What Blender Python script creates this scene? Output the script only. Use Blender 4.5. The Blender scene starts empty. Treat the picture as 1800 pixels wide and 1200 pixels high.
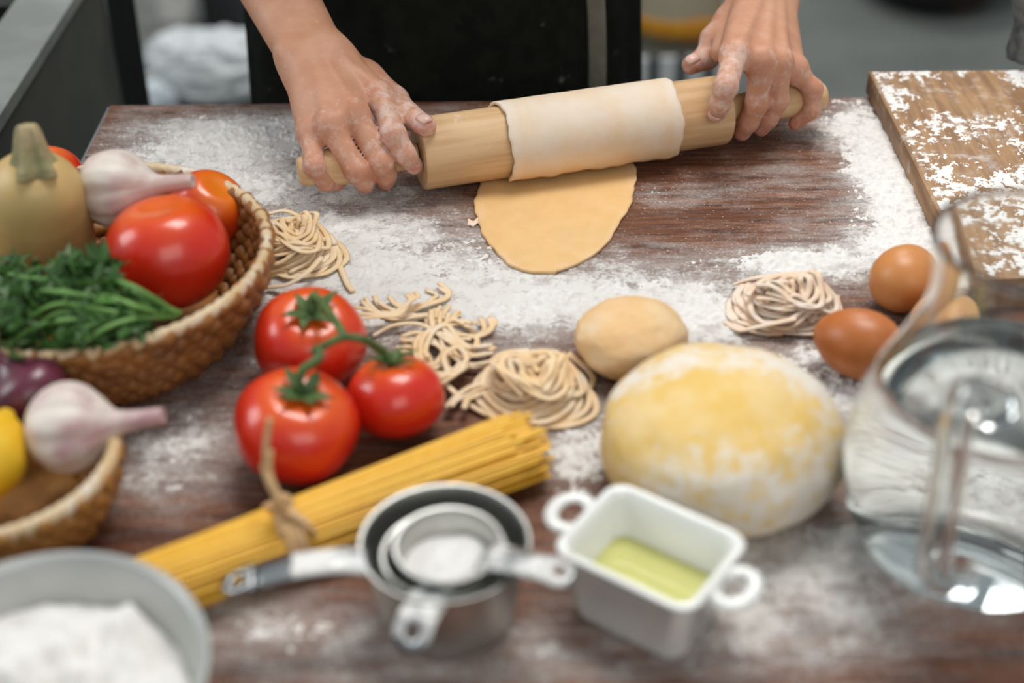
import bpy, bmesh, math, random
import numpy as np
from mathutils import Vector, Matrix, Euler

random.seed(7)
RNG = np.random.default_rng(7)
PI = math.pi
scene = bpy.context.scene
col = scene.collection

# ------------------------------------------------------------------ camera
T = 0.86                       # height of the table top above the floor
CAMZ = T + 0.545
PITCH = math.radians(35.5)
ROLL = math.radians(-0.6)
RC = Matrix.Rotation(PI / 2 - PITCH, 3, 'X') @ Matrix.Rotation(ROLL, 3, 'Z')
CP = Vector((0, 0, CAMZ))
cam_data = bpy.data.cameras.new('camera')
cam_data.lens = 50
cam_data.sensor_width = 36
cam_data.clip_start = 0.02
cam_data.dof.use_dof = True
cam_data.dof.focus_distance = 1.07
cam_data.dof.aperture_fstop = 3.0
cam = bpy.data.objects.new('camera', cam_data)
cam.matrix_world = Matrix.Translation(CP) @ RC.to_4x4()
col.objects.link(cam)
scene.camera = cam

# ------------------------------------------------------------------ light
scene.view_settings.view_transform = 'Standard'
scene.view_settings.look = 'None'
scene.view_settings.exposure = 0.35
scene.view_settings.gamma = 1.0
scene.view_settings.use_curve_mapping = False
scene.cycles.use_denoising = True
scene.cycles.use_adaptive_sampling = True
scene.cycles.adaptive_threshold = 0.03
scene.cycles.max_bounces = 16
scene.cycles.diffuse_bounces = 3
scene.cycles.glossy_bounces = 10
scene.cycles.transmission_bounces = 14
world = bpy.data.worlds.new('world')
scene.world = world
world.use_nodes = True
world.node_tree.nodes['Background'].inputs[0].default_value = (0.80, 0.92, 1.0, 1)
world.node_tree.nodes['Background'].inputs[1].default_value = 0.28


def area(name, loc, target, sx, sy, power, color):
    l = bpy.data.lights.new(name, 'AREA')
    l.shape = 'RECTANGLE'
    l.size, l.size_y = sx, sy
    l.energy = power
    l.color = color
    o = bpy.data.objects.new(name, l)
    o.location = loc
    o.rotation_euler = (Vector(target) - Vector(loc)).to_track_quat('-Z', 'Y').to_euler()
    col.objects.link(o)
    return o


area('skylight', (0.35, 1.5, 3.4), (0, 0.8, T), 1.3, 1.0, 42, (1.0, 0.97, 0.93))
area('window_light_side', (-2.4, 0.9, 2.3), (0, 0.8, T), 1.0, 1.2, 17, (0.95, 0.98, 1.0))
area('window_light_behind', (0.9, -1.8, 2.6), (0, 0.8, T), 2.0, 1.4, 17, (1.0, 0.96, 0.90))

area('back_fill_light', (0.2, 3.6, 3.2), (0, 3.0, 0), 1.5, 1.0, 34, (0.97, 0.99, 1.0))  # added lamp, brightens the sacks and floor beyond the table


# ------------------------------------------------------------------ helpers
def at(px, py, h=0.0):
    """the point seen at a pixel of the 1800x1200 photograph, h above the table top"""
    d = RC @ Vector(((px - 900) / 2500, -(py - 600) / 2500, -1))
    s = (T + h - CP.z) / d.z
    return CP + d * s


def at_y(px, py, y):
    d = RC @ Vector(((px - 900) / 2500, -(py - 600) / 2500, -1))
    return CP + d * (y / d.y)


def A3(v):
    return np.array(v, dtype=float)


_perm = np.random.default_rng(3).permutation(256)
_perm = np.concatenate([_perm, _perm, _perm])
_grad = np.random.default_rng(4).normal(size=(256, 3))
_grad /= np.linalg.norm(_grad, axis=1)[:, None]


def noise3(p):
    p = np.asarray(p, dtype=float)
    i = np.floor(p).astype(int)
    f = p - i
    u = f * f * f * (f * (f * 6 - 15) + 10)
    i &= 255
    out = 0
    for dx in (0, 1):
        for dy in (0, 1):
            for dz in (0, 1):
                hsh = _perm[_perm[_perm[(i[:, 0] + dx) & 255] + ((i[:, 1] + dy) & 255)] + ((i[:, 2] + dz) & 255)]
                g = _grad[hsh]
                d = (g[:, 0] * (f[:, 0] - dx) + g[:, 1] * (f[:, 1] - dy) + g[:, 2] * (f[:, 2] - dz))
                w = (u[:, 0] if dx else 1 - u[:, 0]) * (u[:, 1] if dy else 1 - u[:, 1]) * (u[:, 2] if dz else 1 - u[:, 2])
                out = out + d * w
    return out


def fbm(p, octv=4, rough=0.5):
    p = np.asarray(p, dtype=float)
    o, a, s = 0, 1.0, 1.0
    for k in range(octv):
        o = o + a * noise3(p * s + 17.3 * k)
        a *= rough
        s *= 2.03
    return o


def mesh(name, v, f, smooth=True, sharp=None, attrs=None, uv=None):
    me = bpy.data.meshes.new(name)
    v = np.asarray(v, dtype=float)
    if isinstance(f, np.ndarray) and f.ndim == 2:
        n, k = f.shape
        me.vertices.add(len(v))
        me.vertices.foreach_set('co', v.astype(np.float32).ravel())
        me.loops.add(n * k)
        me.loops.foreach_set('vertex_index', f.astype(np.int32).ravel())
        me.polygons.add(n)
        me.polygons.foreach_set('loop_start', np.arange(0, n * k, k, dtype=np.int32))
        me.update(calc_edges=True)
        me.validate()
    else:
        me.from_pydata([tuple(x) for x in v], [], [tuple(int(i) for i in q) for q in f])
    if smooth:
        me.polygons.foreach_set('use_smooth', [True] * len(me.polygons))
        if sharp is not None:
            me.set_sharp_from_angle(angle=math.radians(sharp))
    if attrs:
        for k, val in attrs.items():
            a = me.attributes.new(k, 'FLOAT', 'POINT')
            a.data.foreach_set('value', np.asarray(val, dtype=np.float32))
    if uv is not None:
        lay = me.uv_layers.new(name='UVMap')
        li = np.zeros(len(me.loops), dtype=np.int32)
        me.loops.foreach_get('vertex_index', li)
        lay.data.foreach_set('uv', np.asarray(uv, dtype=np.float32)[li].ravel())
    me.update()
    return me


def join(*parts):
    vs, fs, n = [], [], 0
    for v, f in parts:
        v = np.asarray(v, dtype=float)
        vs.append(v)
        fs.extend([tuple(int(i) + n for i in q) for q in f])
        n += len(v)
    return np.concatenate(vs), fs


def thing(name, loc, label, cat, group=None, kind=None):
    o = bpy.data.objects.new(name, None)
    o.empty_display_size = 0.02
    o.location = loc
    col.objects.link(o)
    tag(o, label, cat, group, kind)
    return o


def tag(o, label=None, cat=None, group=None, kind=None):
    for k, val in (('label', label), ('category', cat), ('group', group), ('kind', kind)):
        if val:
            o[k] = val
    return o


def obj(name, me, m, parent=None, world=True, label=None, loc=None):
    """world=True: the mesh is in world coordinates; it is shifted to its origin / its parent's origin"""
    o = bpy.data.objects.new(name, me)
    if m is not None and not me.materials:
        me.materials.append(m)
    col.objects.link(o)
    if parent is not None:
        o.parent = parent
        if world:
            p = Vector((0, 0, 0))
            q = parent
            while q is not None:
                p += q.location
                q = q.parent
            me.transform(Matrix.Translation(-p))
    elif world and loc is not None:
        me.transform(Matrix.Translation(-Vector(loc)))
        o.location = loc
    if label:
        o['label'] = label
    return o


def tube(path, r, n=8, closed=False, squash=None, up=(0, 0, 1)):
    """swept tube; squash=(a,b) scales the section sideways / along up"""
    P = np.asarray([tuple(p) for p in path], dtype=float)
    m = len(P)
    r = np.full(m, r, dtype=float) if np.isscalar(r) else np.asarray(r, dtype=float)
    if closed:
        t = np.roll(P, -1, 0) - np.roll(P, 1, 0)
    else:
        t = np.gradient(P, axis=0)
    t /= np.linalg.norm(t, axis=1)[:, None] + 1e-12
    upv = np.tile(A3(up), (m, 1))
    s = np.cross(t, upv)
    bad = np.linalg.norm(s, axis=1) < 0.15
    s[bad] = np.cross(t[bad], np.array([1.0, 0.02, 0.0]))
    s /= np.linalg.norm(s, axis=1)[:, None]
    b = np.cross(s, t)
    a, c = squash or (1, 1)
    ang = np.arange(n) * 2 * PI / n
    V = (P[:, None, :] + r[:, None, None] * (a * np.cos(ang)[None, :, None] * s[:, None, :] + c * np.sin(ang)[None, :, None] * b[:, None, :]))
    V = V.reshape(-1, 3)
    F = []
    for i in range(m if closed else m - 1):
        j = (i + 1) % m
        for k in range(n):
            l = (k + 1) % n
            F.append((i * n + l, i * n + k, j * n + k, j * n + l))
    if not closed:
        F.append(tuple(range(n)))
        F.append(tuple((m - 1) * n + k for k in range(n - 1, -1, -1)))
    return V, F


def spline(pts, n=40):
    """Catmull-Rom through pts"""
    P = np.asarray([tuple(p) for p in pts], dtype=float)
    Q = np.vstack([2 * P[0] - P[1], P, 2 * P[-1] - P[-2]])
    out = []
    seg = len(P) - 1
    per = max(2, n // seg)
    for i in range(seg):
        p0, p1, p2, p3 = Q[i:i + 4]
        for k in range(per):
            t = k / per
            out.append(0.5 * ((2 * p1) + (-p0 + p2) * t + (2 * p0 - 5 * p1 + 4 * p2 - p3) * t * t + (-p0 + 3 * p1 - 3 * p2 + p3) * t ** 3))
    out.append(P[-1])
    return np.array(out)


def lathe(prof, n=48, rfun=None, close_ends=True):
    """prof: list of (r, z) bottom to top. returns verts, faces, uv"""
    m = len(prof)
    ang = np.arange(n) * 2 * PI / n
    V, U = [], []
    for i, (r, z) in enumerate(prof):
        t = i / (m - 1)
        rr = np.full(n, r)
        zz = np.full(n, z)
        if rfun:
            rr, zz = rfun(ang, t, rr, zz)
        V.append(np.stack([rr * np.cos(ang), rr * np.sin(ang), zz], 1))
        U.append(np.stack([ang / (2 * PI), np.full(n, t)], 1))
    V = np.concatenate(V)
    U = np.concatenate(U)
    F = []
    for i in range(m - 1):
        for k in range(n):
            l = (k + 1) % n
            F.append((i * n + k, i * n + l, (i + 1) * n + l, (i + 1) * n + k))
    if close_ends:
        F.append(tuple(range(n - 1, -1, -1)))
        F.append(tuple((m - 1) * n + k for k in range(n)))
    return V, F, U


def smooth_prof(pts, n=40):
    p = spline([(r, z, 0) for r, z in pts], n)
    return [(max(1e-4, a), b) for a, b, _ in p]


def frame(axis, roll=0.0):
    """rotation whose Z is axis"""
    z = Vector(axis).normalized()
    q = z.to_track_quat('Z', 'Y')
    return (q.to_matrix() @ Matrix.Rotation(roll, 3, 'Z'))


def xf(v, R, loc, s=1.0):
    return (np.asarray(v) * s) @ np.array(R).T + A3(loc)


def boxm(cx, cy, cz, sx, sy, sz, bevel=0.0, seg=2):
    bm = bmesh.new()
    bmesh.ops.create_cube(bm, size=1)
    bmesh.ops.scale(bm, vec=(sx, sy, sz), verts=bm.verts)
    if bevel:
        bmesh.ops.bevel(bm, geom=bm.edges[:], offset=bevel, segments=seg, affect='EDGES', profile=0.5)
    bmesh.ops.translate(bm, vec=(cx, cy, cz), verts=bm.verts)
    v = np.array([tuple(x.co) for x in bm.verts])
    bm.verts.index_update()
    f = [tuple(x.index for x in p.verts) for p in bm.faces]
    bm.free()
    return v, f


def surface_nets(D, origin, h):
    nx, ny, nz = D.shape
    ins = D < 0
    c = np.zeros((nx - 1, ny - 1, nz - 1), dtype=np.int8)
    for a in (0, 1):
        for b in (0, 1):
            for d in (0, 1):
                c += ins[a:nx - 1 + a, b:ny - 1 + b, d:nz - 1 + d]
    act = (c > 0) & (c < 8)
    idx = np.full(act.shape, -1, dtype=np.int64)
    I = np.argwhere(act)
    idx[act] = np.arange(len(I))
    corners = np.array([(a, b, d) for a in (0, 1) for b in (0, 1) for d in (0, 1)])
    vals = np.stack([D[I[:, 0] + a, I[:, 1] + b, I[:, 2] + d] for a, b, d in corners], 1)
    acc = np.zeros((len(I), 3))
    cnt = np.zeros(len(I))
    for i in range(8):
        for j in range(i + 1, 8):
            if np.abs(corners[i] - corners[j]).sum() != 1:
                continue
            va, vb = vals[:, i], vals[:, j]
            cr = (va < 0) != (vb < 0)
            t = np.where(cr, va / np.where(cr, va - vb, 1), 0)
            acc += np.where(cr[:, None], corners[i] + (corners[j] - corners[i]) * t[:, None], 0)
            cnt += cr
    V = (I + acc / cnt[:, None]) * h + A3(origin)
    F = []
    ax = ((0, 1, 2), (1, 2, 0), (2, 0, 1))
    for a, b, d in ax:
        s0 = [slice(None)] * 3
        s1 = [slice(None)] * 3
        s0[a] = slice(0, -1)
        s1[a] = slice(1, None)
        ch = ins[tuple(s0)] != ins[tuple(s1)]
        E = np.argwhere(ch)
        ok = (E[:, b] > 0) & (E[:, d] > 0) & (E[:, b] < D.shape[b] - 1) & (E[:, d] < D.shape[d] - 1)
        E = E[ok]
        flip = ins[E[:, 0], E[:, 1], E[:, 2]]

        def cell(db, dd):
            q = E.copy()
            q[:, b] += db
            q[:, d] += dd
            return idx[q[:, 0], q[:, 1], q[:, 2]]
        quad = np.stack([cell(-1, -1), cell(0, -1), cell(0, 0), cell(-1, 0)], 1)
        quad[~flip] = quad[~flip][:, ::-1]
        F.append(quad)
    return V, np.concatenate(F)


def smin(a, b, k):
    h = np.clip(0.5 + 0.5 * (b - a) / k, 0, 1)
    return b * (1 - h) + a * h - k * h * (1 - h)


def cone_sdf(P, a, b, r1, r2):
    a, b = A3(a), A3(b)
    ba = b - a
    t = np.clip(((P - a) @ ba) / (ba @ ba), 0, 1)
    return np.linalg.norm(P - a - t[:, None] * ba, axis=1) - (r1 + (r2 - r1) * t)


# ------------------------------------------------------------------ materials
class NT:
    def __init__(s, name):
        s.m = bpy.data.materials.new(name)
        s.m.use_nodes = True
        s.t = s.m.node_tree
        s.b = s.t.nodes['Principled BSDF']
        s.co = None

    def n(s, typ, **kw):
        x = s.t.nodes.new(typ)
        for k, v in kw.items():
            setattr(x, k, v)
        return x

    def l(s, a, b):
        s.t.links.new(a, b)

    def coord(s, stretch=(1, 1, 1), kind='Object'):
        tc = s.n('ShaderNodeTexCoord')
        mp = s.n('ShaderNodeMapping')
        mp.inputs['Scale'].default_value = stretch
        s.l(tc.outputs[kind], mp.inputs['Vector'])
        return mp.outputs[0]

    def noise(s, vec, scale, detail=6, rough=0.6, dist=0.0):
        x = s.n('ShaderNodeTexNoise')
        x.inputs['Scale'].default_value = scale
        x.inputs['Detail'].default_value = detail
        x.inputs['Roughness'].default_value = rough
        x.inputs['Distortion'].default_value = dist
        s.l(vec, x.inputs['Vector'])
        return x.outputs['Fac']

    def math(s, op, a, b=None, c=None, clamp=False):
        x = s.n('ShaderNodeMath', operation=op)
        x.use_clamp = clamp
        for i, v in enumerate((a, b, c)):
            if v is None:
                continue
            if isinstance(v, (int, float)):
                x.inputs[i].default_value = v
            else:
                s.l(v, x.inputs[i])
        return x.outputs[0]

    def ramp(s, v, lo, hi, a=0.0, b=1.0):
        x = s.n('ShaderNodeMapRange', interpolation_type='SMOOTHSTEP')
        s.l(v, x.inputs[0])
        for i, q in enumerate((lo, hi, a, b)):
            x.inputs[i + 1].default_value = q
        return x.outputs[0]

    def mix(s, f, a, b):
        x = s.n('ShaderNodeMix', data_type='RGBA')
        for i, v in ((0, f), (6, a), (7, b)):
            if isinstance(v, (int, float)):
                x.inputs[i].default_value = v
            elif isinstance(v, tuple):
                x.inputs[i].default_value = (*v[:3], 1)
            else:
                s.l(v, x.inputs[i])
        return x.outputs[2]

    def attr(s, name):
        x = s.n('ShaderNodeAttribute', attribute_name=name)
        return x.outputs['Fac']

    def bump(s, h, strength=0.3, dist=0.002):
        x = s.n('ShaderNodeBump')
        x.inputs['Strength'].default_value = strength
        x.inputs['Distance'].default_value = dist
        s.l(h, x.inputs['Height'])
        s.l(x.outputs[0], s.b.inputs['Normal'])

    def set(s, **kw):
        for k, v in kw.items():
            i = s.b.inputs[k.replace('_', ' ')]
            if isinstance(v, tuple):
                i.default_value = (*v, 1) if len(v) == 3 and i.type == 'RGBA' else v
            elif isinstance(v, (int, float)):
                i.default_value = v
            else:
                s.l(v, i)
        return s


FLOUR = (0.80, 0.775, 0.74)


def mat(name, c1, c2=None, scale=30, rough=0.5, metal=0.0, bump=0.0, bscale=120, bdist=0.002, stretch=(1, 1, 1),
        coat=0.0, sss=0.0, flour=None, fattr=None, lo=0.35, hi=0.65, spec=0.5, kind='Object', fmax=1.0):
    t = NT(name)
    vec = t.coord(stretch, kind)
    c = c1
    if c2:
        c = t.mix(t.ramp(t.noise(vec, scale), lo, hi), c1, c2)
    rr = rough
    if flour:
        fs, flo, fhi = flour
        f = t.noise(t.coord(), fs, 8, 0.65)
        if fattr:
            f = t.math('ADD', f, t.math('SUBTRACT', t.attr(fattr), 0.5))
        f = t.ramp(f, flo, fhi, 0.0, fmax)
        c = t.mix(f, c, FLOUR)
        rr = t.math('ADD', t.math('MULTIPLY', f, 0.9 - rough), rough)
        if metal:
            t.set(Metallic=t.math('MULTIPLY', t.math('SUBTRACT', 1.0, f), metal))
    if isinstance(c, tuple):
        t.set(Base_Color=c)
    else:
        t.l(c, t.b.inputs['Base Color'])
    t.set(Roughness=rr)
    t.b.inputs['Specular IOR Level'].default_value = spec
    if metal and not flour:
        t.set(Metallic=metal)
    if coat:
        t.b.inputs['Coat Weight'].default_value = coat
        t.b.inputs['Coat Roughness'].default_value = 0.08
    if sss:
        t.b.inputs['Subsurface Weight'].default_value = sss
        t.b.inputs['Subsurface Scale'].default_value = 0.006
        t.b.inputs['Subsurface Radius'].default_value = (1.0, 0.4, 0.2)
    if bump:
        t.bump(t.noise(vec, bscale, 6, 0.6), bump, bdist)
    return t.m


def table_material():
    t = NT('floured_table_wood')
    v = t.coord()
    vs = t.coord((3.0, 40, 10))
    vs2 = t.coord((9, 130, 10))
    grain = t.noise(vs, 2.0, 8, 0.6, 0.5)
    fine = t.noise(vs2, 2.2, 6, 0.65)
    wood = t.mix(t.ramp(grain, 0.3, 0.7), (0.130, 0.043, 0.020), (0.250, 0.103, 0.051))
    wood = t.mix(t.ramp(fine, 0.42, 0.72), wood, (0.050, 0.020, 0.013))
    d = t.attr('flour')
    big = t.math('SUBTRACT', t.noise(v, 34, 5, 0.6), 0.5)
    mid = t.math('SUBTRACT', t.noise(v, 150, 6, 0.7), 0.5)
    st = t.math('SUBTRACT', t.noise(t.coord((22, 95, 20)), 1.6, 6, 0.65), 0.5)
    s = t.math('ADD', t.math('MULTIPLY', d, 1.35), t.math('MULTIPLY', big, 2.5))
    s = t.math('ADD', s, t.math('MULTIPLY', mid, 1.5))
    s = t.math('ADD', s, t.math('MULTIPLY', st, 1.3))
    grit = t.math('SUBTRACT', t.noise(v, 380, 5, 0.7), 0.5)
    s = t.math('ADD', s, t.math('MULTIPLY', grit, 1.1))
    cover = t.ramp(s, 0.72, 1.45, 0.0, 1.0)
    clump = t.math('SUBTRACT', t.noise(v, 85, 7, 0.72, 0.4), 0.5)
    cmax = t.ramp(t.math('ADD', d, t.math('ADD', t.math('MULTIPLY', clump, 2.6), t.math('MULTIPLY', grit, 1.2))), 0.45, 1.35, 0.42, 0.95)
    cover = t.math('MULTIPLY', cover, cmax)
    fm = t.math('ADD', t.math('ADD', d, t.math('MULTIPLY', grit, 0.9)), t.math('ADD', t.math('MULTIPLY', st, 1.5), t.math('MULTIPLY', big, 0.9)))
    film = t.math('MULTIPLY', t.ramp(fm, 0.16, 1.25), 0.50)
    sp = t.ramp(t.math('ADD', t.noise(v, 520, 3, 0.5), t.math('MULTIPLY', d, 0.10)), 0.68, 0.76, 0.0, 0.7)
    f = t.math('MAXIMUM', t.math('MAXIMUM', cover, film), sp)
    t.l(t.mix(f, wood, FLOUR), t.b.inputs['Base Color'])
    t.l(t.math('ADD', t.math('MULTIPLY', f, 0.45), 0.45), t.b.inputs['Roughness'])
    t.b.inputs['Specular IOR Level'].default_value = 0.3
    t.bump(t.math('ADD', t.math('MULTIPLY', cover, 1.0), t.math('ADD', t.math('MULTIPLY', fine, 0.2), t.math('ADD', t.math('MULTIPLY', mid, 0.5), t.math('MULTIPLY', grit, 0.6)))), 0.55, 0.0018)
    return t.m


def skin_material():
    t = NT('floury_skin')
    v = t.coord()
    base = t.mix(t.ramp(t.noise(v, 40, 5, 0.6), 0.3, 0.7), (0.57, 0.272, 0.160), (0.63, 0.335, 0.218))
    c = t.mix(t.math('MULTIPLY', t.attr('red'), 0.75, clamp=True), base, (0.56, 0.19, 0.13))
    n = t.noise(v, 130, 6, 0.65)
    f = t.ramp(t.math('ADD', n, t.math('MULTIPLY', t.attr('flour'), 0.22)), 0.56, 0.90, 0.0, 0.55)
    c = t.mix(f, c, (0.78, 0.70, 0.66))
    t.l(c, t.b.inputs['Base Color'])
    t.set(Roughness=t.math('ADD', t.math('MULTIPLY', f, 0.4), 0.48))
    t.b.inputs['Specular IOR Level'].default_value = 0.35
    t.b.inputs['Subsurface Weight'].default_value = 0.12
    t.b.inputs['Subsurface Scale'].default_value = 0.004
    w = t.noise(t.coord((1, 1, 1)), 520, 3, 0.5)
    t.bump(t.math('ADD', w, t.math('MULTIPLY', t.noise(v, 160, 4, 0.6), 1.2)), 0.16, 0.001)
    return t.m


def glass(name, ior=1.48, tint=(1, 1, 1), rough=0.0):
    t = NT(name)
    t.set(Base_Color=tint, Roughness=rough, IOR=ior)
    t.b.inputs['Transmission Weight'].default_value = 1.0
    return t.m


M = {}
M['table'] = table_material()
M['skin'] = skin_material()
M['table_edge'] = mat('table_edge_wood', (0.12, 0.05, 0.03), (0.2, 0.1, 0.06), 12, 0.55, stretch=(3, 3, 30))
M['metal_edge'] = mat('pale_metal_edging', (0.5, 0.53, 0.54), rough=0.35, metal=0.9)
M['leg'] = mat('dark_leg', (0.05, 0.045, 0.04), rough=0.6)
M['flour'] = mat('flour', (0.83, 0.81, 0.78), (0.76, 0.735, 0.70), 220, 0.95, bump=0.35, bscale=600, bdist=0.001, spec=0.1)
M['pin'] = mat('pin_wood', (0.72, 0.48, 0.265), (0.60, 0.37, 0.185), 2.2, 0.5, stretch=(4, 60, 60), bump=0.08, bscale=3, flour=(60, 0.60, 0.85), spec=0.35)
M['sheet'] = mat('floured_pasta_sheet', (0.82, 0.52, 0.235), (0.78, 0.48, 0.20), 40, 0.75, bump=0.12, bscale=160, flour=(30, 0.08, 1.10), fattr='flour', spec=0.2, fmax=0.72)
M['board'] = mat('cutting_board_wood', (0.37, 0.205, 0.088), (0.23, 0.115, 0.048), 3, 0.6, stretch=(45, 5, 30), bump=0.1, bscale=4, flour=(60, 0.50, 0.78), fmax=0.55)
M['dough'] = mat('fresh_dough', (0.78, 0.50, 0.24), (0.82, 0.60, 0.36), 30, 0.7, bump=0.2, bscale=120, flour=(38, 0.50, 0.95), spec=0.25, sss=0.08, fmax=0.7)
M['bigdough'] = mat('floured_dough', (0.76, 0.50, 0.14), (0.80, 0.59, 0.29), 36, 0.75, bump=0.35, bscale=150, flour=(105, 0.42, 0.70), fattr='flour', spec=0.2, fmax=0.78)
M['noodle'] = mat('fresh_noodle', (0.87, 0.61, 0.34), (0.88, 0.69, 0.47), 60, 0.75, flour=(60, 0.48, 0.95), spec=0.2, fmax=0.6)
M['noodle_pale'] = mat('floured_noodle', (0.86, 0.62, 0.42), (0.88, 0.72, 0.58), 60, 0.8, flour=(50, 0.30, 0.9), spec=0.2, fmax=0.6)
M['spaghetti'] = mat('dry_spaghetti', (0.84, 0.48, 0.040), (0.78, 0.41, 0.025), 25, 0.42, spec=0.45, flour=(38, 0.70, 0.80))
M['twine'] = mat('raffia_twine', (0.74, 0.50, 0.27), (0.62, 0.38, 0.18), 60, 0.75, bump=0.2, bscale=300)
M['egg'] = mat('brown_egg', (0.50, 0.150, 0.035), (0.56, 0.18, 0.05), 50, 0.38, bump=0.04, bscale=500)
M['egg_pale'] = mat('tan_egg', (0.64, 0.30, 0.105), (0.68, 0.34, 0.13), 50, 0.40, bump=0.04, bscale=500)
M['egg_mid'] = mat('light_brown_egg', (0.60, 0.235, 0.07), (0.64, 0.27, 0.085), 50, 0.40, bump=0.04, bscale=500)


def tomato_material(name, c_red, c_org):
    t = NT(name)
    v = t.coord()
    a = t.math('ADD', t.attr('top'), t.math('MULTIPLY', t.math('SUBTRACT', t.noise(v, 22, 3, 0.5), 0.5), 0.9))
    c = t.mix(t.ramp(a, 0.20, 0.95), c_red, c_org)
    sp = t.ramp(t.noise(v, 900, 2, 0.5), 0.68, 0.75, 0.0, 0.35)
    c = t.mix(sp, c, (0.75, 0.25, 0.08))
    t.l(c, t.b.inputs['Base Color'])
    t.set(Roughness=0.30)
    t.b.inputs['Specular IOR Level'].default_value = 0.55
    t.b.inputs['Coat Weight'].default_value = 0.35
    t.b.inputs['Coat Roughness'].default_value = 0.12
    t.b.inputs['Subsurface Weight'].default_value = 0.1
    t.b.inputs['Subsurface Scale'].default_value = 0.006
    t.bump(t.noise(v, 90, 2, 0.5), 0.03, 0.001)
    return t.m


M['tomato'] = tomato_material('ripe_tomato', (0.66, 0.022, 0.006), (0.80, 0.13, 0.008))
M['tomato_orange'] = tomato_material('orange_tomato', (0.72, 0.050, 0.006), (0.82, 0.20, 0.01))
M['vine'] = mat('tomato_vine', (0.045, 0.095, 0.022), (0.10, 0.16, 0.04), 120, 0.6, bump=0.1)
M['parsley'] = mat('parsley_leaf', (0.018, 0.068, 0.010), (0.055, 0.135, 0.022), 60, 0.5, sss=0.0)
M['parsley_stem'] = mat('parsley_stem', (0.10, 0.24, 0.045), (0.16, 0.32, 0.08), 40, 0.45)
M['squash'] = mat('squash_skin', (0.60, 0.40, 0.16), (0.50, 0.36, 0.13), 14, 0.45, lo=0.3, hi=0.7, bump=0.05, coat=0.1)
M['squash_stem'] = mat('squash_stem', (0.42, 0.33, 0.18), (0.24, 0.22, 0.10), 60, 0.7, bump=0.4, bscale=200)
M['rim'] = mat('pale_rattan', (0.62, 0.43, 0.22), (0.72, 0.56, 0.36), 40, 0.65, bump=0.25, bscale=260, flour=(30, 0.50, 0.72))
M['weave'] = mat('brown_rattan', (0.36, 0.145, 0.032), (0.20, 0.075, 0.016), 45, 0.5, bump=0.3, bscale=300)
M['weave2'] = mat('amber_rattan', (0.46, 0.22, 0.055), (0.30, 0.13, 0.03), 45, 0.5, bump=0.3, bscale=300)
M['onion'] = mat('red_onion', (0.075, 0.010, 0.022), (0.13, 0.02, 0.045), 10, 0.35, stretch=(8, 8, 1), coat=0.3)
M['lemon'] = mat('lemon_peel', (0.80, 0.45, 0.012), (0.84, 0.52, 0.03), 60, 0.4, bump=0.25, bscale=260)
M['steel'] = mat('brushed_steel', (0.52, 0.52, 0.49), (0.60, 0.60, 0.57), 40, 0.38, metal=1.0, bump=0.02, bscale=300)
M['steel_floury'] = mat('floury_steel', (0.40, 0.41, 0.41), rough=0.35, metal=1.0, flour=(70, 0.55, 0.80), fattr='flour')
M['steel_dull'] = mat('dull_steel', (0.30, 0.31, 0.29), (0.38, 0.39, 0.36), 12, 0.5, metal=0.7, flour=(9, 0.70, 0.8))
M['bowl'] = mat('pale_enamel_bowl', (0.42, 0.43, 0.41), (0.48, 0.48, 0.46), 20, 0.35, metal=0.4)
M['porcelain'] = mat('white_porcelain', (0.80, 0.80, 0.76), rough=0.16, coat=0.4)
M['apron'] = mat('black_apron_cloth', (0.0065, 0.0075, 0.0055), (0.011, 0.012, 0.009), 60, 0.9, bump=0.4, bscale=900, bdist=0.001, flour=(34, 0.62, 0.92), spec=0.15, fmax=0.5)
M['strap'] = mat('olive_apron_tie', (0.18, 0.175, 0.135), (0.22, 0.21, 0.165), 90, 0.9, bump=0.3, bscale=900)
M['cloth_dark'] = mat('charcoal_cloth', (0.016, 0.018, 0.016), (0.024, 0.026, 0.023), 60, 0.95)
M['hair'] = mat('dark_hair', (0.02, 0.014, 0.01), rough=0.5)
M['nail'] = mat('finger_nail', (0.72, 0.46, 0.38), rough=0.3)
M['concrete'] = mat('concrete_floor', (0.105, 0.113, 0.103), (0.185, 0.195, 0.18), 1.6, 0.7, bump=0.1, bscale=40, lo=0.25, hi=0.75)
M['glass'] = glass('clear_glass', 1.47, (0.97, 0.985, 0.975))
M['water'] = glass('water', 1.333, (0.985, 0.995, 0.99))
t_ = NT('egg_white_oil')
t_.set(Base_Color=(0.88, 0.86, 0.32), Roughness=0.04, IOR=1.45)
t_.b.inputs['Transmission Weight'].default_value = 0.35
M['oil'] = t_.m


def garlic_material(name, streak):
    t = NT(name)
    uvv = t.coord((26, 1.2, 1), 'UV')
    v = t.coord()
    n = t.noise(uvv, 1.0, 5, 0.6, 0.3)
    patch = t.noise(v, 34, 3, 0.5)
    base = t.mix(t.ramp(n, 0.3, 0.7), (0.70, 0.60, 0.52), (0.76, 0.70, 0.64))
    c = t.mix(t.math('MULTIPLY', t.ramp(patch, 0.42, 0.68), t.ramp(n, 0.30, 0.62, 0.25, 0.9)), base, streak)
    t.l(c, t.b.inputs['Base Color'])
    t.set(Roughness=0.5)
    t.b.inputs['Subsurface Weight'].default_value = 0.1
    t.b.inputs['Subsurface Scale'].default_value = 0.004
    t.bump(n, 0.25, 0.001)
    return t.m


M['garlic'] = garlic_material('garlic_skin', (0.50, 0.30, 0.28))
M['garlic_purple'] = garlic_material('purple_garlic_skin', (0.40, 0.16, 0.20))


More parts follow.
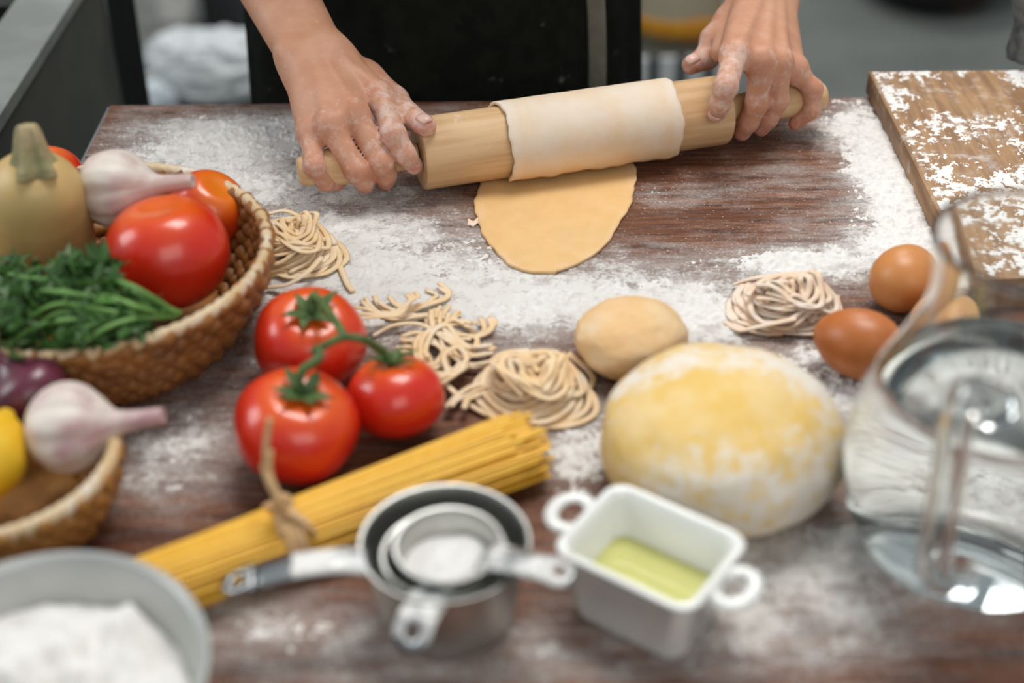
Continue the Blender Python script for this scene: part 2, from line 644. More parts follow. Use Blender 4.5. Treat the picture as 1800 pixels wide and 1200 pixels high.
# ------------------------------------------------------------------ the setting
def grid(x0, x1, y0, y1, nx, ny):
    xs = np.linspace(x0, x1, nx)
    ys = np.linspace(y0, y1, ny)
    X, Y = np.meshgrid(xs, ys, indexing='ij')
    i = np.arange(nx * ny).reshape(nx, ny)
    F = np.stack([i[:-1, :-1], i[1:, :-1], i[1:, 1:], i[:-1, 1:]], -1).reshape(-1, 4)
    return X.ravel(), Y.ravel(), F


v, f = boxm(0, 2.6, -0.05, 9, 9, 0.1)
fl = obj('floor', mesh('floor', v, f, smooth=False), M['concrete'])
v, f = boxm(0, 5.6, 1.7, 9, .1, 3.4)
wb = obj('wall_back', mesh('wall_back', v, f, smooth=False), M['concrete'])
tag(wb, 'grey concrete wall at the far end of the workshop', None, None, 'structure')
tag(fl, 'grey concrete floor of the workshop', None, None, 'structure')

# flour map on the table, in world units: (pixel x, pixel y, radius x, radius y in metres, amount)
BLOBS = [(370, 260, .10, .05, .8), (470, 240, .11, .06, 1.0), (300, 330, .06, .04, .8), (480, 330, .08, .04, .9), (620, 400, .09, .06, .85), (720, 480, .11, .06, .85),
         (560, 470, .06, .05, .9), (860, 520, .09, .04, .8), (1000, 530, .09, .035, .95), (1200, 530, .08, .03, .95), (1240, 590, .035, .02, 1.0),
         (1420, 460, .07, .03, 1.0), (1560, 300, .035, .12, 1.25), (1590, 420, .04, .06, 1.2), (1500, 220, .035, .03, .75), (1380, 300, .05, .03, .35),
         (1180, 350, .04, .02, .5), (1300, 330, .06, .02, .3), (1430, 390, .03, .03, .35), (1230, 440, .05, .02, .25),
         (1450, 620, .05, .04, .8), (1500, 720, .05, .04, .75), (1020, 770, .035, .05, .85), (980, 700, .03, .03, .6), (1300, 1000, .08, .04, .7),
         (1450, 980, .06, .05, .65), (1500, 1100, .08, .03, .45), (330, 760, .05, .06, .65), (260, 830, .04, .04, .55), (380, 640, .05, .03, .35),
         (500, 1120, .10, .03, .50), (700, 1170, .10, .02, .40), (420, 1060, .04, .02, .55), (1000, 1150, .08, .03, .45), (1350, 1130, .06, .03, .5),
         (760, 330, .04, .02, .25), (1080, 470, .05, .02, .55), (300, 225, .05, .02, .35), (1420, 230, .04, .025, .45), (980, 190, .14, .02, .45),
         (600, 560, .05, .04, .6), (820, 600, .06, .03, .6), (1620, 760, .05, .05, .8), (1700, 860, .06, .06, .95), (1650, 960, .05, .03, .8), (900, 420, .02, .02, .4)]


def flour_density(X, Y):
    d = np.full(X.shape, 0.12)
    for px, py, rx, ry, a in BLOBS:
        c = at(px, py)
        d = d + (1 - d / 1.35) * a * np.exp(-(((X - c.x) / rx) ** 2 + ((Y - c.y) / ry) ** 2))
    return d * 1.16


TX0, TX1, TY0, TY1 = -0.345, 0.80, 0.26, at(800, 179).y
tb = thing('work_table', ((TX0 + TX1) / 2, (TY0 + TY1) / 2, 0), 'wooden work table dusted all over with white flour', 'table')
X, Y, F = grid(TX0, TX1, TY0, TY1, 230, 170)
dens = flour_density(X, Y)
top_v = np.stack([X, Y, np.full(X.shape, T)], 1)
bx, bf = boxm((TX0 + TX1) / 2, (TY0 + TY1) / 2, T - 0.0155, TX1 - TX0, TY1 - TY0, 0.029)
V_ = np.concatenate([top_v, bx])
Fq = np.concatenate([F, np.array(bf) + len(top_v)])
obj('table_top', mesh('table_top', V_, Fq, smooth=False, attrs={'flour': np.concatenate([dens, np.zeros(len(bx))])}), M['table'], tb)
for nm, a in (('edge_strip', (TX0 - 0.002, (TY0 + TY1) / 2, T - 0.017, 0.004, TY1 - TY0 + 0.008, 0.028)),
              ('edge_strip', (TX1 + 0.002, (TY0 + TY1) / 2, T - 0.017, 0.004, TY1 - TY0 + 0.008, 0.028))):
    v, f = boxm(*a, bevel=0.001)
    obj(nm, mesh(nm, v, f, smooth=False), M['metal_edge'], tb, label='pale metal edging strip')
for sx in (TX0 + 0.05, TX1 - 0.05):
    for sy in (TY0 + 0.05, TY1 - 0.05):
        v, f = boxm(sx, sy, (T - 0.09) / 2, 0.05, 0.05, T - 0.09, 0.004)
        obj('leg', mesh('leg', v, f, smooth=False), M['leg'], tb)
for a in (((TX0 + TX1) / 2, TY0 + 0.05, T - 0.06, TX1 - TX0 - 0.06, 0.025, 0.06), ((TX0 + TX1) / 2, TY1 - 0.05, T - 0.06, TX1 - TX0 - 0.06, 0.025, 0.06),
          (TX0 + 0.05, (TY0 + TY1) / 2, T - 0.06, 0.025, TY1 - TY0 - 0.13, 0.06), (TX1 - 0.05, (TY0 + TY1) / 2, T - 0.06, 0.025, TY1 - TY0 - 0.13, 0.06)):
    v, f = boxm(*a)
    obj('apron_rail', mesh('apron_rail', v, f, smooth=False), M['leg'], tb)


def flour_sheet(name, x0, x1, y0, y1, step, z0, field, label, thick=0.0022):
    nx, ny = int((x1 - x0) / step), int((y1 - y0) / step)
    X, Y, F = grid(x0, x1, y0, y1, nx, ny)
    P = np.stack([X, Y, np.zeros_like(X)], 1)
    h = field(X, Y, P)
    keep = (h[F] > 0).any(1)
    F = F[keep]
    used = np.unique(F)
    re = np.full(len(X), -1)
    re[used] = np.arange(len(used))
    lump = np.clip(fbm(P[used] * 360, 2) + 0.05, 0, 1) * 0.0020 + np.clip(fbm(P[used] * 150 + 5, 3, 0.65) + 0.05, -0.1, 1) * 0.0030
    hh = np.clip(h[used], 0, 1.6)
    z = np.where(h[used] > 0, hh * thick * 0.7 + np.minimum(hh, 1) * lump * min(1.0, thick / 0.0016), -0.0006)
    o = obj(name, mesh(name, np.stack([X[used], Y[used], z0 + z], 1), re[F]), M['flour'])
    return tag(o, label, 'flour', None, 'stuff')


THICK = [(1565, 300, .030, .11, 1.25), (1600, 440, .035, .05, 1.2), (1430, 462, .06, .018, 1.15), (1240, 560, .04, .022, 1.15), (1080, 520, .09, .018, .75), (940, 545, .05, .02, .7),
         (700, 450, .08, .03, .42), (470, 240, .09, .035, .68), (380, 270, .08, .03, .62), (460, 320, .06, .02, .6), (640, 540, .03, .03, .4), (1500, 700, .04, .03, .7), (1440, 640, .03, .02, .7),
         (1020, 790, .02, .035, .8), (1300, 1010, .03, .02, .5), (1480, 960, .03, .02, .45), (1500, 215, .03, .015, .6), (560, 400, .03, .03, .5), (310, 790, .02, .03, .35),
         (470, 1110, .04, .012, .35), (1160, 335, .015, .008, .3), (850, 470, .03, .02, .5), (1640, 700, .04, .05, .5)]


def thick_field(X, Y, P):
    d = np.zeros_like(X)
    for px, py, rx, ry, a in THICK:
        c = at(px, py)
        d = np.maximum(d, a * np.exp(-(((X - c.x) / rx) ** 2 + ((Y - c.y) / ry) ** 2) ** 1.3))
    n = fbm(P * np.array([34, 46, 1]), 3, 0.6) * 0.6 + fbm(P * 150 + 3.3, 4, 0.8) * 0.75 + fbm(P * np.array([30, 130, 1]) + 9, 2) * 0.3
    inside = (X > TX0 + .004) & (X < TX1 - .004) & (Y > TY0) & (Y < TY1 - .004)
    h = (d - 0.52 + n * 0.95) * 2.2
    return np.where(inside & (d > 0.06), h, -1)


flour_sheet('scattered_flour', TX0 + .002, 0.36, 0.42, TY1 - .002, 0.0013, T, thick_field, 'white flour scattered in drifts across the table top')

# ------------------------------------------------------------------ rolling pin
A = at(735, 271, .0305)
B = at(1270, 193, .0305)
A.z = B.z = T + 0.0305
axis = (B - A).normalized()
PINL = (B - A).length
PR = 0.0278
side = Vector((axis.y, -axis.x, 0))          # horizontal, towards the camera
pin = thing('rolling_pin', (A + B) / 2 - Vector((0, 0, 0.0305)), 'pale wooden rolling pin held by both hands with pasta wrapped round it', 'rolling pin')
Rpin = np.array(((axis.x, side.x, 0), (axis.y, side.y, 0), (axis.z, side.z, 1)))
Rp = np.stack([A3(side), np.array([0, 0, 1.0]), A3(axis)], 1)     # lathe z -> axis


def pin_part(name, prof, n=48, label=None):
    v, f, u = lathe(prof, n)
    w = np.stack([v[:, 2], v[:, 0], v[:, 1]], 1)                  # local x = along the pin
    R = np.stack([A3(axis), A3(side) * -1, np.array([0, 0, 1.0])], 1)
    o = obj(name, mesh(name, w, f, sharp=50), M['pin'], pin, world=False, label=label)
    o.matrix_local = Matrix.Translation((0, 0, 0.0305)) @ Matrix(R.tolist()).to_4x4()
    return o


L2 = PINL / 2
pin_part('barrel', [(0.008, -L2), (PR - 0.003, -L2), (PR - 0.0008, -L2 + 0.0008), (PR, -L2 + 0.003), (PR, L2 - 0.003), (PR - 0.0008, L2 - 0.0008), (PR - 0.003, L2), (0.008, L2)], 64)
hp = smooth_prof([(0.009, 0), (0.0105, 0.006), (0.0115, 0.02), (0.0145, 0.045), (0.0145, 0.06), (0.0125, 0.075), (0.0115, 0.084), (0.009, 0.0885), (0.001, 0.0895)], 40)
pin_part('handle', [(r, L2 + 0.001 + z) for r, z in hp], 32)
hp2 = [(r, -L2 - 0.001 - z * 1.03) for r, z in hp][::-1]
pin_part('handle', hp2, 32)

# ------------------------------------------------------------------ pasta sheet
AX0 = A - axis * 0.0


def sheet():
    W, V, F, fl_ = 60, [], [], []
    R = PR + 0.0026
    L = 0.146
    path = []                                       # (n offset, z, u0, u1, flour)
    for i in range(36):
        t = i / 35
        n = L * (1 - t) ** 1.0
        q = (n / L)
        hw = 0.0625 * max(0.0, 1 - q ** 2.6) ** 0.5 * (1 + 0.06 * math.sin(PI * min(1, q * 1.6)))
        cu = 0.112 - 0.335 * n
        path.append((n, 0.0012 + 0.0004, cu - hw, cu + hw, 0.10 + 0.20 * q ** 3))
    for i in range(1, 49):
        t = i / 48
        ang = -PI / 2 - t * math.radians(312)       # from the bottom round the back and over the top
        e = min(1, t / 0.5)
        bulge = 0.0012 * (1 + math.sin(t * 9))
        path.append(((R + bulge) * math.cos(ang), 0.0305 + (R + bulge) * math.sin(ang), 0.049 * (1 - e) + 0.066 * e, 0.175 * (1 - e) + (0.2075 - 0.004 * t) * e, 0.35 + 0.45 * math.sin(PI * min(1, max(0, (t - .3) / .75)))))
    m = len(path)
    for i, (n, z, u0, u1, fl) in enumerate(path):
        for k in range(W):
            s = k / (W - 1)
            u = u0 + (u1 - u0) * s
            edge = (0.0009 * math.sin(i * 0.55 + 5 * (k > W / 2)) + 0.0005 * math.sin(i * 1.7 + 2 * (k > W / 2))) * (2 * s - 1)
            p = A + axis * (u + edge) + side * (n + (0.0012 * math.sin(u * 140) + 0.0010 * math.sin(u * 330) if i in (0, m - 1) else 0))
            V.append((p.x, p.y, T + z))
            fl_.append(fl + (0.12 if s < .06 or s > .94 else 0))
    for i in range(m - 1):
        for k in range(W - 1):
            a = i * W + k
            F.append((a, a + 1, a + W + 1, a + W))
    V = np.array(V)
    V[:, 2] += 0.0004 * fbm(V * 70, 2)
    return V, F, fl_


v, f, fa = sheet()
sh = obj('pasta_sheet', mesh('pasta_sheet', v, f, attrs={'flour': fa}), M['sheet'], loc=at(985, 400))
md = sh.modifiers.new('thickness', 'SOLIDIFY')
md.thickness = 0.0024
md.offset = 0.0
tag(sh, 'rolled pasta dough sheet draped over the rolling pin with its rounded end on the table', 'pasta dough')

# torn scrap of dough
c = at(836, 393)
X, Y, F = grid(-0.006, 0.006, -0.004, 0.004, 9, 7)
P = np.stack([X, Y, 0.002 + 0.0018 * fbm(np.stack([X, Y, 0 * X], 1) * 260, 2)], 1)
P[:, 1] += 0.3 * P[:, 0] + 0.002 * np.sin(P[:, 0] * 900)
o = obj('dough_scrap', mesh('dough_scrap', P + A3(c), F), M['noodle_pale'], loc=c)
o.modifiers.new('thickness', 'SOLIDIFY').thickness = 0.0015
tag(o, 'tiny torn scrap of pale dough beside the flat pasta sheet', 'dough')

# ------------------------------------------------------------------ the person
per = thing('person', (-0.065, 1.27, 0), 'person in a black apron leaning over the table and rolling dough with both hands', 'person')


def hand(H, voxel):
    """H: dict of joints as points. returns verts, faces, red, flour"""
    pts = np.concatenate([np.array([tuple(p) for p in fing]) for fing in H['fingers']] + [np.array([tuple(H['wrist']), tuple(H['fore'])])])
    lo = pts.min(0) - 0.034
    hi = pts.max(0) + 0.034
    n = np.ceil((hi - lo) / voxel).astype(int) + 1
    g = np.stack(np.meshgrid(*[lo[i] + voxel * np.arange(n[i]) for i in range(3)], indexing='ij'), -1).reshape(-1, 3)
    mcp = [A3(fg[0]) for fg in H['fingers'][:4]]
    W = A3(H['wrist'])
    Fo = A3(H['fore'])
    lat = mcp[0] - mcp[3]
    lat /= np.linalg.norm(lat)
    along = (mcp[1] + mcp[2]) / 2 - W
    along /= np.linalg.norm(along)
    up = np.cross(lat, along)
    up *= np.sign(up[2])
    up /= np.linalg.norm(up)
    lat = np.cross(along, up) * np.sign(np.dot(np.cross(along, up), lat))
    falong = (W - Fo) / np.linalg.norm(W - Fo)
    flat = lat - falong * (lat @ falong)
    flat /= np.linalg.norm(flat)
    # forearm: two bones side by side
    d = None
    for s in (-1, 1):
        e = cone_sdf(g, Fo + flat * s * 0.011, W + flat * s * 0.0095, 0.0215, 0.0165)
        d = e if d is None else smin(d, e, 0.012)
    d = smin(d, np.linalg.norm(g - (W - flat * 0.017 - falong * 0.012 + up * 0.010), axis=1) - 0.0105, 0.010)     # ulna knob
    # palm
    offs = (0.012, 0.004, -0.004, -0.012)
    pal = None
    for i in range(4):
        b = mcp[i] - up * 0.002
        e = cone_sdf(g, W + lat * offs[i], b, 0.0150, 0.0118 if i < 3 else 0.0105)
        pal = e if pal is None else smin(pal, e, 0.012)
        pal = smin(pal, np.linalg.norm(g - (mcp[i] + up * 0.0036), axis=1) - 0.0090, 0.006)                  # knuckle
    th = [A3(p) for p in H['fingers'][4]]
    pal = smin(pal, cone_sdf(g, W + lat * 0.012, th[0], 0.0145, 0.0135), 0.012)
    pal = smin(pal, cone_sdf(g, th[0], th[1], 0.0140, 0.0112), 0.010)
    pal = smin(pal, cone_sdf(g, th[0] - up * 0.004, (mcp[0] + th[1]) / 2 - up * 0.006, 0.011, 0.008), 0.012)     # web of the thumb
    d = smin(d, pal, 0.014)
    for i in range(3):                                                                                        # tendons
        d = smin(d, cone_sdf(g, W + lat * offs[i] * 0.7 + up * 0.0145, mcp[i] + up * 0.0085, 0.0024, 0.0032), 0.0050)
    # fingers
    rad = [(0.0098, 0.0090, 0.0080, 0.0070), (0.0098, 0.0091, 0.0081, 0.0071), (0.0094, 0.0087, 0.0077, 0.0067), (0.0084, 0.0077, 0.0068, 0.0060)]
    fs = H.get('fscale', 1.0)
    fall = None
    for i in range(4):
        q = [A3(p) for p in H['fingers'][i]]
        e = None
        for k in range(3):
            r1, r2 = rad[i][k] * fs, rad[i][k + 1] * fs
            c_ = cone_sdf(g, q[k], q[k + 1], r1, r2)
            e = c_ if e is None else smin(e, c_, 0.0035)
        e = smin(e, np.linalg.norm(g - q[1], axis=1) - rad[i][1] * fs * 1.05, 0.002)
        fall = e if fall is None else smin(fall, e, 0.0008)
    d = smin(d, fall, 0.0055)
    e = smin(cone_sdf(g, th[1], th[2], 0.0108, 0.0100), cone_sdf(g, th[2], th[3], 0.0100, 0.0080), 0.004)
    d = smin(d, e, 0.004)
    V, F = surface_nets(d.reshape(n).astype(np.float32), lo, voxel)
    for _ in range(2):                                                                                         # light smoothing
        s = np.zeros_like(V)
        c2 = np.zeros(len(V))
        for a, b in ((0, 1), (1, 2), (2, 3), (3, 0)):
            np.add.at(s, F[:, a], V[F[:, b]])
            np.add.at(s, F[:, b], V[F[:, a]])
            np.add.at(c2, F[:, a], 1)
            np.add.at(c2, F[:, b], 1)
        V = V * 0.5 + 0.5 * s / c2[:, None]
    red = np.zeros(len(V))
    flo = np.zeros(len(V))
    for i in range(5):
        q = [A3(p) for p in H['fingers'][i]]
        for k, (amp, w) in enumerate(((0.55, 0.011), (0.6, 0.010), (0.35, 0.008), (0.9, 0.013))):
            red = np.maximum(red, amp * np.exp(-(np.linalg.norm(V - q[k], axis=1) / w) ** 2 * 0.8))
        for k in range(3):
            flo = np.maximum(flo, np.exp(-(np.clip(cone_sdf(V, q[k], q[k + 1], 0.009, 0.008), 0, 1) / 0.006) ** 2) * (1.0 if i in (0, 4) else 0.55))
    return V, F, red, flo


def J(lst):
    return [at(*p) for p in lst]


HL = {'wrist': at(557, 112, .078), 'fore': at(512, -4, .100),
      'fingers': [J([(668, 170, .064), (692, 236, .056), (713, 272, .042), (728, 291, .030)]),
                  J([(622, 198, .066), (670, 286, .037), (678, 306, .024), (678, 318, .016)]),
                  J([(580, 222, .060), (627, 300, .034), (640, 318, .022), (642, 326, .015)]),
                  J([(546, 236, .050), (553, 292, .040), (572, 320, .023), (594, 322, .017)]),
                  J([(640, 140, .058), (694, 177, .050), (716, 203, .055), (749, 222, .060)])]}
HR = {'wrist': at(1345, -2, .080), 'fore': at(1352, -130, .115),
      'fingers': [J([(1292, 95, .086), (1276, 152, .074), (1266, 182, .058), (1261, 198, .046)]),
                  J([(1337, 107, .078), (1331, 180, .044), (1316, 214, .026), (1304, 233, .014)]),
                  J([(1369, 112, .072), (1366, 176, .042), (1351, 208, .025), (1338, 226, .014)]),
                  J([(1396, 122, .060), (1429, 156, .045), (1427, 194, .028), (1398, 217, .015)]),
                  J([(1290, 38, .070), (1254, 70, .062), (1244, 100, .052), (1215, 114, .050)])]}
elbowL = Vector((-0.285, 1.25, T + 0.19))
elbowR = Vector((0.245, 1.38, T + 0.20))
for H, e in ((HL, elbowL), (HR, elbowR)):
    # carry the fine surface on along the forearm, well past the frame
    H['fore'] = H['fore'] + (e - H['fore']) * 0.35


def arm_rest(a, b, r1, r2, n=24):
    return tube([a + (b - a) * t for t in np.linspace(0, 1, 12)], np.linspace(r1, r2, 12), n)


v1, f1, r1, l1 = hand(HL, 0.0017)
v2, f2, r2, l2 = hand(HR, 0.0017)
SH_L, SH_R = Vector((-0.245, 1.25, 1.40)), Vector((0.115, 1.27, 1.40))
parts = [(v1, f1), (v2, f2)]
extra = [arm_rest(HL['fore'] + (HL['wrist'] - HL['fore']) * .1, elbowL, 0.030, 0.040), arm_rest(elbowL, SH_L, 0.040, 0.050),
         arm_rest(HR['fore'] + (HR['wrist'] - HR['fore']) * .1, elbowR, 0.030, 0.040), arm_rest(elbowR, SH_R, 0.040, 0.050)]
# neck and head
hd = np.array([-0.065, 1.20, 1.60])
vv, ff, _ = lathe(smooth_prof([(0.055, -0.22), (0.056, -0.12), (0.062, -0.09), (0.078, -0.04), (0.082, 0.03), (0.070, 0.09), (0.035, 0.122), (0.002, 0.128)], 28), 32)
vv = vv * np.array([0.95, 1.12, 1.0])
fy = np.exp(-((vv[:, 0] / 0.016) ** 2 + ((vv[:, 2] + 0.015) / 0.028) ** 2)) * (vv[:, 1] < 0) * 0.020        # nose
ey = sum(np.exp(-(((vv[:, 0] - s * 0.032) / 0.016) ** 2 + ((vv[:, 2] - 0.012) / 0.012) ** 2)) for s in (-1, 1)) * (vv[:, 1] < 0) * 0.006
vv[:, 1] += ey - fy
extra.append((vv + hd, ff))
ve, fe = join(*extra)
allv = np.concatenate([v1, v2, ve])
allf = [tuple(q) for q in f1.tolist()] + [tuple(q) for q in (f2 + len(v1)).tolist()] + [tuple(i + len(v1) + len(v2) for i in q) for q in fe]
zz = np.zeros(len(ve))
obj('body', mesh('body', allv, allf, attrs={'red': np.concatenate([r1, r2, zz]), 'flour': np.concatenate([l1, l2, zz])}), M['skin'], per, label='bare forearms and floury hands')


def nail(tip, prev, up, r, s=1.0):
    tip, prev, up = A3(tip), A3(prev), A3(up)
    d = tip - prev
    d /= np.linalg.norm(d)
    up = up - d * (up @ d)
    up /= np.linalg.norm(up)
    sd = np.cross(d, up)
    V, F = [], []
    for i in range(7):
        a = -1 + 2 * i / 6
        for k in range(6):
            b = k / 5
            w = 0.0052 * s * (1 - 0.35 * max(0, b - 0.6) * 2.0)
            ph = a * 0.85
            V.append(tip + d * (-0.005 + 0.0115 * b * s + (-0.0012 * a * a if k == 5 else 0)) + sd * w * math.sin(ph) * 1.25 + up * ((math.sqrt(max(r * r - max(0, -0.005 + 0.0115 * b * s) ** 2, 0.3 * r * r)) + 0.0004) * math.cos(ph * 0.9)))
    for i in range(6):
        for k in range(5):
            q = i * 6 + k
            F.append((q, q + 1, q + 7, q + 6))
    return V, F


camdir = (CP - at(1261, 198, .046)).normalized()
for Hh, i, r in ((HR, 0, 0.0070), (HR, 4, 0.0082), (HL, 4, 0.0082)):
    q = Hh['fingers'][i]
    upn = camdir * 0.9 + Vector((0, -0.1, 0.5)) if i == 0 else Vector((0, -0.3, 1.0))
    v, f = nail(q[3], q[2], upn, r)
    o = obj('fingernail', mesh('fingernail', v, f), M['nail'], per)
    o.modifiers.new('thickness', 'SOLIDIFY').thickness = 0.0006


def loft(rings, n=40):
    V, F = [], []
    for cx, cy, z, rx, ry in rings:
        for k in range(n):
            a = 2 * PI * k / n
            V.append((cx + rx * math.cos(a), cy + ry * math.sin(a), z))
    for i in range(len(rings) - 1):
        for k in range(n):
            l = (k + 1) % n
            F.append((i * n + k, i * n + l, (i + 1) * n + l, (i + 1) * n + k))
    F.append(tuple(range(n - 1, -1, -1)))
    F.append(tuple((len(rings) - 1) * n + k for k in range(n)))
    return np.array(V), F


BX, BY = -0.063, 1.275
v, f = join(loft([(BX, BY, 0.84, .158, .112), (BX, BY, 0.92, .156, .112), (BX, BY, 1.02, .145, .105), (BX, BY, 1.14, .15, .105), (BX, BY - .01, 1.28, .17, .11), (BX, BY - .015, 1.38, .185, .10), (BX, BY - .03, 1.44, .12, .075), (BX, BY - .045, 1.475, .062, .06)]),
            arm_rest(SH_L, elbowL + (SH_L - elbowL) * .12, 0.064, 0.052), arm_rest(SH_R, elbowR + (SH_R - elbowR) * .12, 0.064, 0.052))
obj('shirt', mesh('shirt', v, f), M['cloth_dark'], per)
v, f = join(loft([(BX - .085, BY, 0.02, .055, .065), (BX - .085, BY, 0.45, .068, .075), (BX - .08, BY, 0.84, .085, .10)]),
            loft([(BX + .085, BY, 0.02, .055, .065), (BX + .085, BY, 0.45, .068, .075), (BX + .08, BY, 0.84, .085, .10)]),
            loft([(BX, BY, 0.74, .150, .105), (BX, BY, 0.86, .166, .113), (BX, BY, 0.95, .152, .109)]))
obj('trousers', mesh('trousers', v, f), M['cloth_dark'], per)
for s in (-1, 1):
    vv, ff, _ = lathe(smooth_prof([(0.042, 0), (0.047, 0.012), (0.046, 0.04), (0.035, 0.07), (0.001, 0.08)], 14), 24)
    obj('shoe', mesh('shoe', vv * np.array([1, 2.5, 1]) + np.array([BX + s * .085, BY - .05, 0.0]), ff), M['leg'], per)
vv, ff, _ = lathe(smooth_prof([(0.080, -0.02), (0.090, 0.03), (0.078, 0.095), (0.04, 0.132), (0.002, 0.138)], 20), 32)
vv = vv * np.array([0.98, 1.12, 1.0])
vv[:, 1] += 0.018 * np.clip((0.06 - vv[:, 2]) / 0.08, 0, 1) + 0.004
obj('hair', mesh('hair', vv + hd, ff), M['hair'], per)


def apron(n=90, m=50):
    V, F = [], []
    for j in range(m):
        z = 0.42 + (1.30 - 0.42) * j / (m - 1)
        tw = max(0, (z - 1.04) / 0.26)
        half = math.radians(112) * (1 - 0.62 * min(1, tw) ** 0.8)
        rx = 0.179 if z < 1.0 else 0.179 - 0.012 * min(1, (z - 1.0) / 0.1)
        fl = max(0, (0.95 - z)) * 0.05
        for i in range(n):
            a = -half + 2 * half * i / (n - 1)
            fold = 0.0035 * math.sin(a * 7 + 1.2 + z * 3) + 0.0025 * math.sin(a * 15 + z * 5)
            V.append((BX + (rx + fold + fl) * math.sin(a), BY - (0.128 + fold + fl) * math.cos(a), z))
    for j in range(m - 1):
        for i in range(n - 1):
            q = j * n + i
            F.append((q, q + 1, q + n + 1, q + n))
    return np.array(V), F


v, f = apron()
ap = obj('apron', mesh('apron', v, f), M['apron'], per, label='black cloth apron marked with flour')
ap.modifiers.new('thickness', 'SOLIDIFY').thickness = 0.0016
v3 = v.reshape(50, 90, 3)
for edge in (v3[:, 1], v3[:, -2]):
    vv, ff = tube(edge + np.array([0, -0.001, 0]), 0.0024, 6)
    obj('hem', mesh('hem', vv, ff), M['cloth_dark'], ap, label='stitched apron hem')
# tie hanging down the front
tp = []
for z, px in ((1.06, 1030), (0.99, 1036), (0.95, 1043), (0.90, 1048), (0.84, 1050), (0.76, 1048), (0.66, 1052)):
    p = at(px, 90, 0.03)
    x = p.x + (px - 1043) * 0.00035
    a = math.asin(min(0.95, (x - BX) / 0.176))
    tp.append((x, BY - 0.137 * math.cos(a) - 0.004 - max(0, .95 - z) * .05, z))
vv, ff = tube(spline(tp, 40), 0.0085, 8, squash=(1, 0.12), up=(0, 1, 0.01))
obj('apron_tie', mesh('apron_tie', vv, ff), M['strap'], per, label='olive grey tie hanging down the apron')

# ------------------------------------------------------------------ cutting board with flour
bc = at(1526, 124, .021)
BXL, BYF, BYN = bc.x, bc.y, 0.800
BXR = BXL + 0.36
v, f = boxm((BXL + BXR) / 2, (BYF + BYN) / 2, T + 0.0108, BXR - BXL, BYF - BYN, 0.0205, 0.0022)
bo = obj('cutting_board', mesh('cutting_board', v, f, sharp=40), M['board'], loc=((BXL + BXR) / 2, (BYF + BYN) / 2, T))
tag(bo, 'thick brown wooden cutting board lying on the table beyond the glass pitcher', 'cutting board')


def board_field(X, Y, P):
    n = fbm(P * 26 + 4, 4, 0.6) * 0.9 + fbm(P * 110 + 1, 4, 0.85) * 1.0 + fbm(P * np.array([90, 30, 1]), 3) * 0.4
    c1 = at(1715, 165, .021)
    bare = 1.2 * np.exp(-(((X - c1.x) / .05) ** 2 + ((Y - c1.y) / .035) ** 2) ** 2)
    c2 = at(1700, 260, .021)
    bare = np.maximum(bare, 0.55 * np.exp(-(((X - c2.x) / .04) ** 2 + ((Y - c2.y) / .05) ** 2)))
    h = (0.02 + n - bare) * 1.3
    inside = (X > BXL + .003) & (X < BXR - .003) & (Y > BYN + .003) & (Y < BYF - .003)
    return np.where(inside, h, -1)


flour_sheet('flour_on_board', BXL, BXL + 0.22, BYN, BYF, 0.0012, T + 0.0212, board_field, 'white flour smeared over the brown cutting board', 0.0007)

# ------------------------------------------------------------------ tomatoes
def tomato_mesh(r, squat=0.82, lobes=5, amp=0.03, seed=0, dip=0.16):
    n, m = 64, 40
    V, top = [], []
    for i in range(m + 1):
        ph = PI * i / m
        for k in range(n):
            a = 2 * PI * k / n
            sh = math.sin(ph)
            c_ = math.cos(ph)
            lob = 1 + amp * math.cos(lobes * a + seed) * sh ** 1.5 * (0.4 + 0.6 * max(0, -c_ * 0 + 0.5 + 0.5 * c_))
            rr = r * (sh ** 0.86) * lob
            z = -r * squat * c_ - (r * dip * math.exp(-(sh / 0.33) ** 2) if c_ < 0 else -r * 0.03 * math.exp(-(sh / 0.2) ** 2))
            V.append((rr * math.cos(a), rr * math.sin(a), z))
            top.append(i / m)
    F = []
    for i in range(m):
        for k in range(n):
            l = (k + 1) % n
            F.append((i * n + k, i * n + l, (i + 1) * n + l, (i + 1) * n + k))
    V = np.array(V)
    V += 0.012 * r * fbm(V / r * 1.3 + seed, 2)[:, None] * V / r
    t = np.clip((np.array(top) - 0.55) / 0.45, 0, 1)
    return V, F, t


def calyx(r, lean=0.35, n=6, seed=1, L=0.54):
    rg = random.Random(seed)
    V, F = [], []
    for k in range(n):
        a = 2 * PI * k / n + rg.uniform(-.2, .2)
        l_ = r * L * rg.uniform(.8, 1.15)
        curl = rg.uniform(0.1, 0.9)
        b0 = len(V)
        S = 7
        for i in range(S):
            t = i / (S - 1)
            w = r * 0.11 * (math.sin(PI * min(1, t * 0.85 + 0.13))) * (1 - t ** 3 * .6)
            rad = l_ * t
            z = r * (0.10 * math.sin(t * 2.2) + curl * 0.22 * t * t - 0.03)
            off = 0.10 * math.sin(3 * t + k) * l_
            for s in (-1, 0, 1):
                x, y = rad, s * w + off
                V.append((x * math.cos(a) - y * math.sin(a), x * math.sin(a) + y * math.cos(a), z + abs(s) * w * 0.4))
        for i in range(S - 1):
            for s in (0, 1):
                q = b0 + i * 3 + s
                F.append((q, q + 1, q + 4, q + 3))
    return np.array(V), F


